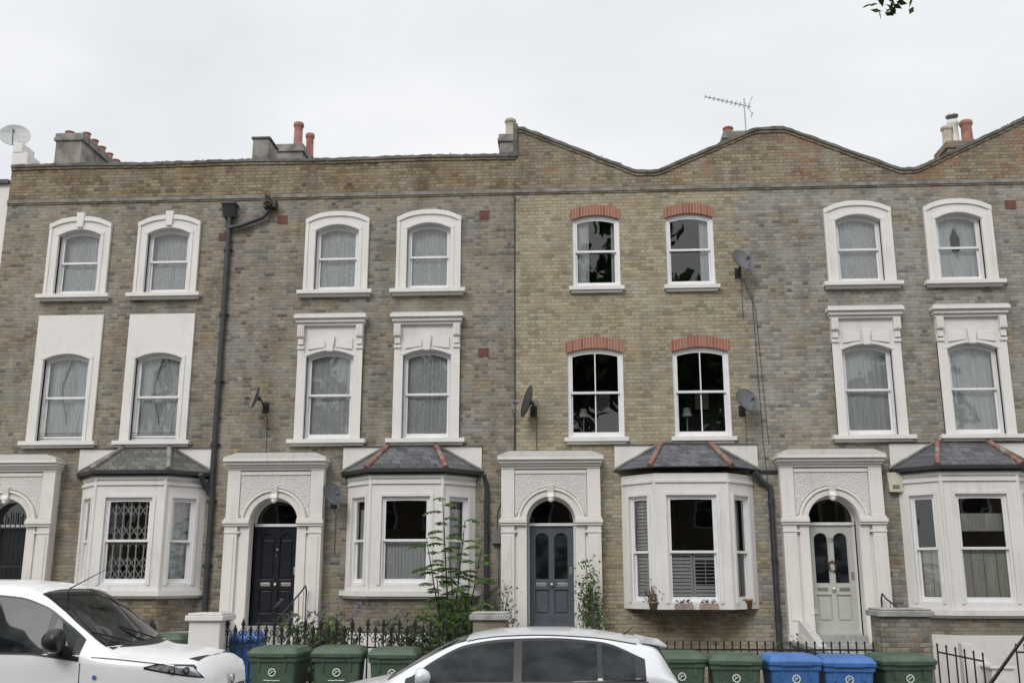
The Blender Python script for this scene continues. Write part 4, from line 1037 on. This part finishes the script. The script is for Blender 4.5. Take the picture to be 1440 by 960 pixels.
# ------------------------------------------------------------ vehicles
def pchip(xs,ys):
    xs=np.array(xs,float); ys=np.array(ys,float); h=np.diff(xs); d=np.diff(ys)/h; m=np.zeros_like(ys)
    for i in range(1,len(xs)-1):
        if d[i-1]*d[i]>0: m[i]=2/(1/d[i-1]+1/d[i])
    m[0]=d[0]; m[-1]=d[-1]
    def f(x):
        x=min(max(x,xs[0]),xs[-1]); i=min(int(np.searchsorted(xs,x,'right'))-1,len(xs)-2)
        t=(x-xs[i])/h[i]; a=2*t**3-3*t**2+1; b=t**3-2*t**2+t; c=-2*t**3+3*t**2; e=t**3-t**2
        return float(a*ys[i]+b*h[i]*m[i]+c*ys[i+1]+e*h[i]*m[i+1])
    return f
class Car:
    def __init__(s,name,x0,sg,yc,zg,L,top,belt,w,wr,paint,wheels,wrad):
        s.top,s.belt,s.w,s.wr=pchip(*top),pchip(*belt),pchip(*w),pchip(*wr)
        s.x0,s.sg,s.yc,s.zg,s.L=x0,sg,yc,zg,L; s.root=empty(name); s.paint=paint
        mb=MB(); N=110; v=[];f=[]
        ss=[L*(.5-.5*math.cos(math.pi*i/N))*.35+L*i/N*.65 for i in range(N+1)]
        for q in ss:
            half=s.section(q); k=len(half)
            v+=[s.W(q,y,z) for y,z in half]+[s.W(q,-y,z) for y,z in half[::-1][1:]]
        n=2*k-1
        for i in range(N):
            for j in range(n-1):
                a=(i*n+j,i*n+j+1,(i+1)*n+j+1,(i+1)*n+j); f.append(a if sg<0 else a[::-1])
        f.append(tuple(range(n))); f.append(tuple(range(N*n+n-1,N*n-1,-1)))
        mb.add(v,f,paint,True)
        o=mb.build('body',s.root); 
        d=MB()
        for wx in wheels:
            for sd in(-1,1):
                yy=sd*(s.w(wx)+.004); c=s.W(wx,yy,wrad)
                d.lathe([(0,-.004),(wrad*1.14,-.004),(wrad*1.16,.0)],(c[0],c[1],c[2]),'car_black_trim',32,axis=(0,sd,0))
                d.lathe([(0,-.2),(wrad*.97,-.2),(wrad,-.17),(wrad,.0),(wrad*.95,.02),(wrad*.7,.025),(wrad*.68,.01)],(c[0],c[1]+sd*.0,c[2]),'rubber',32,axis=(0,sd,0))
                d.lathe([(0,.018),(wrad*.15,.018),(wrad*.16,.0),(wrad*.66,-.0),(wrad*.68,.018)],(c[0],c[1],c[2]),'alloy',32,axis=(0,sd,0))
                for k in range(5):
                    a=k*2*math.pi/5; d.tube([(c[0],c[1]+sd*.014,c[2]),(c[0]+wrad*.66*math.cos(a),c[1]+sd*.014,c[2]+wrad*.66*math.sin(a))],.028,'alloy',6)
        d.build('wheels',s.root)
    def W(s,q,y,z): return (s.x0+s.sg*q,s.yc+y,s.zg+z)
    def ze(s,q): return s.top(q)-(.05 if s.top(q)>1.2 else .045)
    def yside(s,q,z):
        ze=s.ze(q); zb=min(s.belt(q),ze-.01); w=s.w(q); wr=min(s.wr(q),w-.01)
        if z<=zb:
            k=(zb-z)/(zb-.18); return w*(1-.085*k**2.2)-.012*math.exp(-((z-zb*.78)/.03)**2)
        k=min(1,(z-zb)/(ze-zb)); return w+(wr-w)*(k**1.12)
    def section(s,q):
        ze=s.ze(q); zb=min(s.belt(q),ze-.01); zt=s.top(q); wr=min(s.wr(q),s.w(q)-.01); o=[(0,.18)]
        for z in lin(.18,zb,12): o.append((s.yside(q,z),z))
        for z in lin(zb,ze,9)[1:]: o.append((s.yside(q,z),z))
        for t in lin(0,1,12)[1:]:
            y=wr*(1-t); o.append((y,ze+(zt-ze)*(1-(1-t)**3.0)))
        return o
    def roofz(s,q,y):
        ze=s.ze(q); zt=s.top(q); wr=min(s.wr(q),s.w(q)-.01); return ze+(zt-ze)*(1-abs(y/wr)**3.0)
    def sidepatch(s,mb,q0,q1,zb,zt,mat,off=.006,n=24,nz=6,sides=(-1,1)):
        for sd in sides:
            v=[];f=[]
            for i in range(n+1):
                q=q0+(q1-q0)*i/n; a=zb(q) if callable(zb) else zb; c=zt(q) if callable(zt) else zt
                c=max(c,a+.001)
                for j in range(nz+1):
                    z=a+(c-a)*j/nz; v.append(s.W(q,sd*(s.yside(q,z)+off),z))
            for i in range(n):
                for j in range(nz):
                    a=i*(nz+1)+j; f.append((a,a+nz+1,a+nz+2,a+1))
            mb.add(v,f,mat,True)
    def toppatch(s,mb,q0,q1,fr,mat,off=.006,n=16,m=12,dq=0,q0e=None):
        v=[];f=[]
        for i in range(n+1):
            for j in range(m+1):
                t=-1+2*j/m; a=q0 if q0e is None else q0+(q0e-q0)*t*t
                q=a+(q1-a)*i/n; y=t*fr(q)*s.wr(q); z=s.roofz(q,y); v.append(s.W(q+dq,y,z+off))
        for i in range(n):
            for j in range(m):
                a=i*(m+1)+j; f.append((a,a+1,a+m+2,a+m+1))
        mb.add(v,f,mat,True)
def hatchback(x0,yc,paint,aerial=False):
    c=Car('parked_car',x0,1,yc,.05,4.15,
     ([0,.03,.1,.35,.75,1.12,1.3,1.6,1.95,2.3,2.7,3.2,3.6,3.80,3.86,3.98,4.07,4.12,4.15],[.50,.64,.72,.82,.92,1.0,1.09,1.26,1.41,1.465,1.48,1.46,1.405,1.365,1.33,1.14,.98,.78,.5]),
     ([0,1,2,3,3.7,4.15],[.66,.93,.99,1.03,1.06,1.0]),
     ([0,.1,.3,.7,1.2,3.2,3.7,4.0,4.15],[.60,.72,.81,.865,.885,.885,.86,.80,.70]),
     ([0,.5,1.1,1.5,2.0,2.6,3.2,3.6,3.9,4.15],[.55,.70,.74,.70,.64,.625,.62,.60,.60,.60]),
     paint,(.80,3.38),.32)
    d=MB()
    zt1=pchip([1.45,1.7,2.0,2.4,2.8,3.3,3.75],[1.03,1.20,1.335,1.39,1.40,1.365,1.20])
    zbm=lambda q:1.005+.018*(q-1.4)
    c.sidepatch(d,1.42,3.72,lambda q:zbm(q)-.012,lambda q:min(zt1(q)+.014,c.ze(q)-.004),'car_black_trim',.004,40)
    for a,b in((1.62,2.46),(2.54,3.26),(3.31,3.62)):
        c.sidepatch(d,a,b,lambda q:zbm(q)+.006,lambda q:zt1(q)-.012,'car_glass',.007,20)
    c.sidepatch(d,1.40,3.74,lambda q:zbm(q)-.028,lambda q:zbm(q)-.012,'alloy',.008,40,1)
    c.toppatch(d,1.22,1.98,lambda q:.93,'car_glass',.006)
    c.toppatch(d,3.88,4.02,lambda q:.86,'car_glass',.004,dq=.006)
    for q in(1.36,2.50,3.30): c.sidepatch(d,q,q+.008,.3,lambda x:zbm(x)-.03,'car_black_trim',.003,1,10)
    for q in(2.25,3.05): c.sidepatch(d,q,q+.2,.88,.905,paint,.028,4,2)
    c.sidepatch(d,.05,.42,lambda q:.60+.12*q,lambda q:.70+.1*q,'lamp_clear',.006,12)
    c.sidepatch(d,3.82,4.10,.84,lambda q:1.0-.05*(q-3.82),'lamp_red',.006,12)
    d.add([c.W(3.70,-.56,1.385),c.W(3.70,.56,1.385),c.W(3.95,.53,1.342),c.W(3.95,-.53,1.342),c.W(3.70,-.56,1.365),c.W(3.70,.56,1.365),c.W(3.95,.53,1.325),c.W(3.95,-.53,1.325)],[(0,1,2,3),(7,6,5,4),(2,6,7,3),(0,3,7,4),(1,5,6,2)],paint)
    for sd in(-1,1):
        p=Vector(c.W(1.60,sd*.99,1.07))
        d.lathe([(0,-.09),(.05,-.075),(.085,-.02),(.085,.03),(.07,.05),(0,.055)],p,paint,14,axis=(-1,0,0)); d.tube([c.W(1.62,sd*.88,1.02),c.W(1.61,sd*.96,1.05)],.02,'car_black_trim',6)
        d.tube([c.W(q,sd*(min(c.wr(q),.9)-.01),c.ze(q)+.008) for q in lin(2.0,3.65,14)],.006,'car_black_trim',5)
    d.box(x0-.025,x0+.01,yc-.35,yc+.35,.45,.65,'car_black_trim')
    if aerial: d.tube([c.W(1.98,-.1,1.44),c.W(2.18,-.1,1.68),c.W(2.48,-.1,2.02)],[.009,.007,.005],'car_black_trim',6)
    else: d.tube([c.W(3.55,0,1.41),c.W(3.66,0,1.49)],[.012,.004],'car_black_trim',6)
    d.build('trim',c.root)
hatchback(-3.02,-7.45,'car_silver')
hatchback(-.25,-13.5,'car_dark',True)
# white van
X0=-3.60
c=Car('parked_van',X0,-1,-7.35,.05,4.95,
 ([0,.03,.08,.20,.50,.86,1.0,1.3,1.55,1.80,2.1,2.6,3.2,4.7,4.85,4.93,4.95],[.55,.98,1.10,1.21,1.26,1.29,1.33,1.53,1.72,1.87,1.94,1.965,1.965,1.93,1.86,1.5,.6]),
 ([0,.5,1.2,2,4.95],[1.06,1.18,1.24,1.26,1.30]),
 ([0,.08,.22,.45,.8,1.3,4.5,4.85,4.95],[.50,.66,.79,.88,.925,.945,.945,.92,.84]),
 ([0,.3,.9,1.3,2.0,3,4.95],[.48,.66,.78,.78,.73,.74,.74]),
 'car_white',(.92,3.95),.34)
d=MB()
ztw=pchip([1.10,1.4,1.70,2.0,2.6,4.7],[1.28,1.51,1.70,1.785,1.82,1.81])
zbw=lambda q:1.255+.012*(q-1.2)-.06*max(0,1-(q-1.2)/.5) 
c.sidepatch(d,1.22,2.62,lambda q:zbw(q)-.012,lambda q:ztw(q)+.014,'car_black_trim',.004,30)
c.sidepatch(d,1.30,1.54,lambda q:zbw(q)+.01,lambda q:ztw(q)-.012,'car_glass',.007,10)
c.sidepatch(d,1.60,2.56,lambda q:zbw(q)+.01,lambda q:ztw(q)-.006,'car_glass',.007,20)
c.sidepatch(d,2.74,3.7,lambda q:zbw(q),lambda q:ztw(q),'car_glass',.006,16); c.sidepatch(d,3.85,4.7,lambda q:zbw(q),lambda q:ztw(q),'car_glass',.006,16)
c.toppatch(d,.95,1.78,lambda q:.95,'car_glass',.006,20,16,0,1.05)
c.toppatch(d,.87,.98,lambda q:.93,'car_black_trim',.008,4,16,0,1.03)
for y in(-.35,.25):
    d.tube([c.W(.96,y,c.roofz(.96,y)+.03),c.W(1.22,y-.35,c.roofz(1.22,y-.35)+.02)],.009,'car_black_trim',5)
for q in(1.20,2.66): c.sidepatch(d,q,q+.008,.35,lambda x:zbw(x)-.02,'car_black_trim',.003,1,10)
c.sidepatch(d,.30,1.10,lambda q:min(c.belt(q),c.ze(q)-.01)-.012,lambda q:min(c.belt(q),c.ze(q)-.01)-.004,'car_black_trim',.003,20,1)
c.toppatch(d,.165,.172,lambda q:.9,'car_black_trim',.003,1,14,0,.26)
c.sidepatch(d,2.35,2.58,1.08,1.11,'car_white',.03,4,2)
zl0=lambda q:1.00+.20*q; zl1=lambda q:1.125+.10*min(q,.40)-.25*max(0,q-.46)
c.sidepatch(d,.06,.58,zl0,lambda q:min(zl1(q),c.ze(q)-.012),'car_black_trim',.005,18)
c.sidepatch(d,.09,.54,lambda q:zl0(q)+.016,lambda q:min(zl1(q)-.014,c.ze(q)-.022),'lamp_clear',.010,18)
for q in(.20,.32): 
    p=c.W(q,-c.yside(q,1.10)-.004,1.095); d.lathe([(0,.016),(.030,.014),(.036,-.0)],p,'car_black_trim',16,axis=(.5,-.85,0)); d.lathe([(0,.020),(.018,.018)],p,'lamp_clear',12,axis=(.5,-.85,0))
d.box(X0-.005,X0+.018,-7.75,-6.95,.76,.94,'car_black_trim'); d.box(X0-.02,X0+.03,-7.80,-6.90,.30,.50,'car_black_trim')
d.lathe([(0,.02),(.05,.018),(.055,.0)],(X0+.005,-7.35,1.0),'alloy',8,axis=(1,0,0))
for z in(.80,.86,.92): d.box(X0-.012,X0+.028,-7.72,-6.98,z-.008,z+.008,'alloy')
d.lathe([(0,.006),(.022,.005)],c.W(1.05,-c.yside(1.05,1.04)-.003,1.04),'bin_blue',10,axis=(0,-1,0))
for sd in(-1,1):
    p=Vector(c.W(1.42,sd*1.09,1.39))
    d.lathe([(0,-.10),(.06,-.09),(.10,-.04),(.115,.02),(.11,.07),(.09,.085),(0,.08)],p,'car_black_trim',16,axis=(1,0,0))
    d.tube([c.W(1.42,sd*.93,1.28),c.W(1.42,sd*1.02,1.31)],.035,'car_black_trim',8)
d.tube([c.W(1.75,-.2,1.87),c.W(1.35,-.2,2.08)],[.008,.003],'car_black_trim',5)
d.build('trim',c.root)
# ------------------------------------------------------------ world, sun, camera
w=bpy.data.worlds.new('World'); sc.world=w; w.use_nodes=True
nt=w.node_tree; nt.nodes.clear(); b=NB(nt)
out=b.n('ShaderNodeOutputWorld'); bg=b.n('ShaderNodeBackground'); bg.inputs[1].default_value=.1
sky=b.n('ShaderNodeTexSky'); sky.sky_type='NISHITA'; sky.sun_disc=False; sky.sun_elevation=R(40); sky.sun_rotation=R(200)
tc=b.n('ShaderNodeTexCoord'); sp=b.n('ShaderNodeSeparateXYZ'); b.L(tc.outputs['Generated'],sp.inputs[0])
vec=b.scalev(tc.outputs['Generated'],(1,1,2.0))
n1=b.noise(vec,2.1,5,.5,.4)
cl=b.ramp(n1,[(.32,(7.45,7.65,7.95)),(.5,(8.35,8.48,8.65)),(.66,(9.4,9.45,9.5))])
up=b.ramp(sp.outputs[2],[(0,.50),(.58,.52),(1,1.0)])
vm=b.n('ShaderNodeVectorMath',operation='MULTIPLY'); b.L(cl,vm.inputs[0]); b.L(up,vm.inputs[1])
v2=b.scalev(vm.outputs[0],(2.1,2.1,2.1))
mx=b.mix(.94,sky.outputs[0],v2)
b.L(mx,bg.inputs[0]); b.L(bg.outputs[0],out.inputs[0])
sl=bpy.data.lights.new('sun','SUN'); sl.energy=1.5; sl.angle=R(24); sl.color=(1,.975,.95)
so=bpy.data.objects.new('sun',sl); sc.collection.objects.link(so)
so.rotation_euler=(R(50),0,R(-20))
cam=bpy.data.cameras.new('camera'); co=bpy.data.objects.new('camera',cam); sc.collection.objects.link(co)
cam.sensor_width=36; cam.lens=1410.1/1440*36; cam.clip_end=1000; cam.clip_start=.05
co.location=(0,-18.3,2.05); co.rotation_euler=(R(90+13.157),0,R(3.271))
sc.camera=co
sc.view_settings.view_transform='Standard'; sc.view_settings.look='None'; sc.view_settings.exposure=0
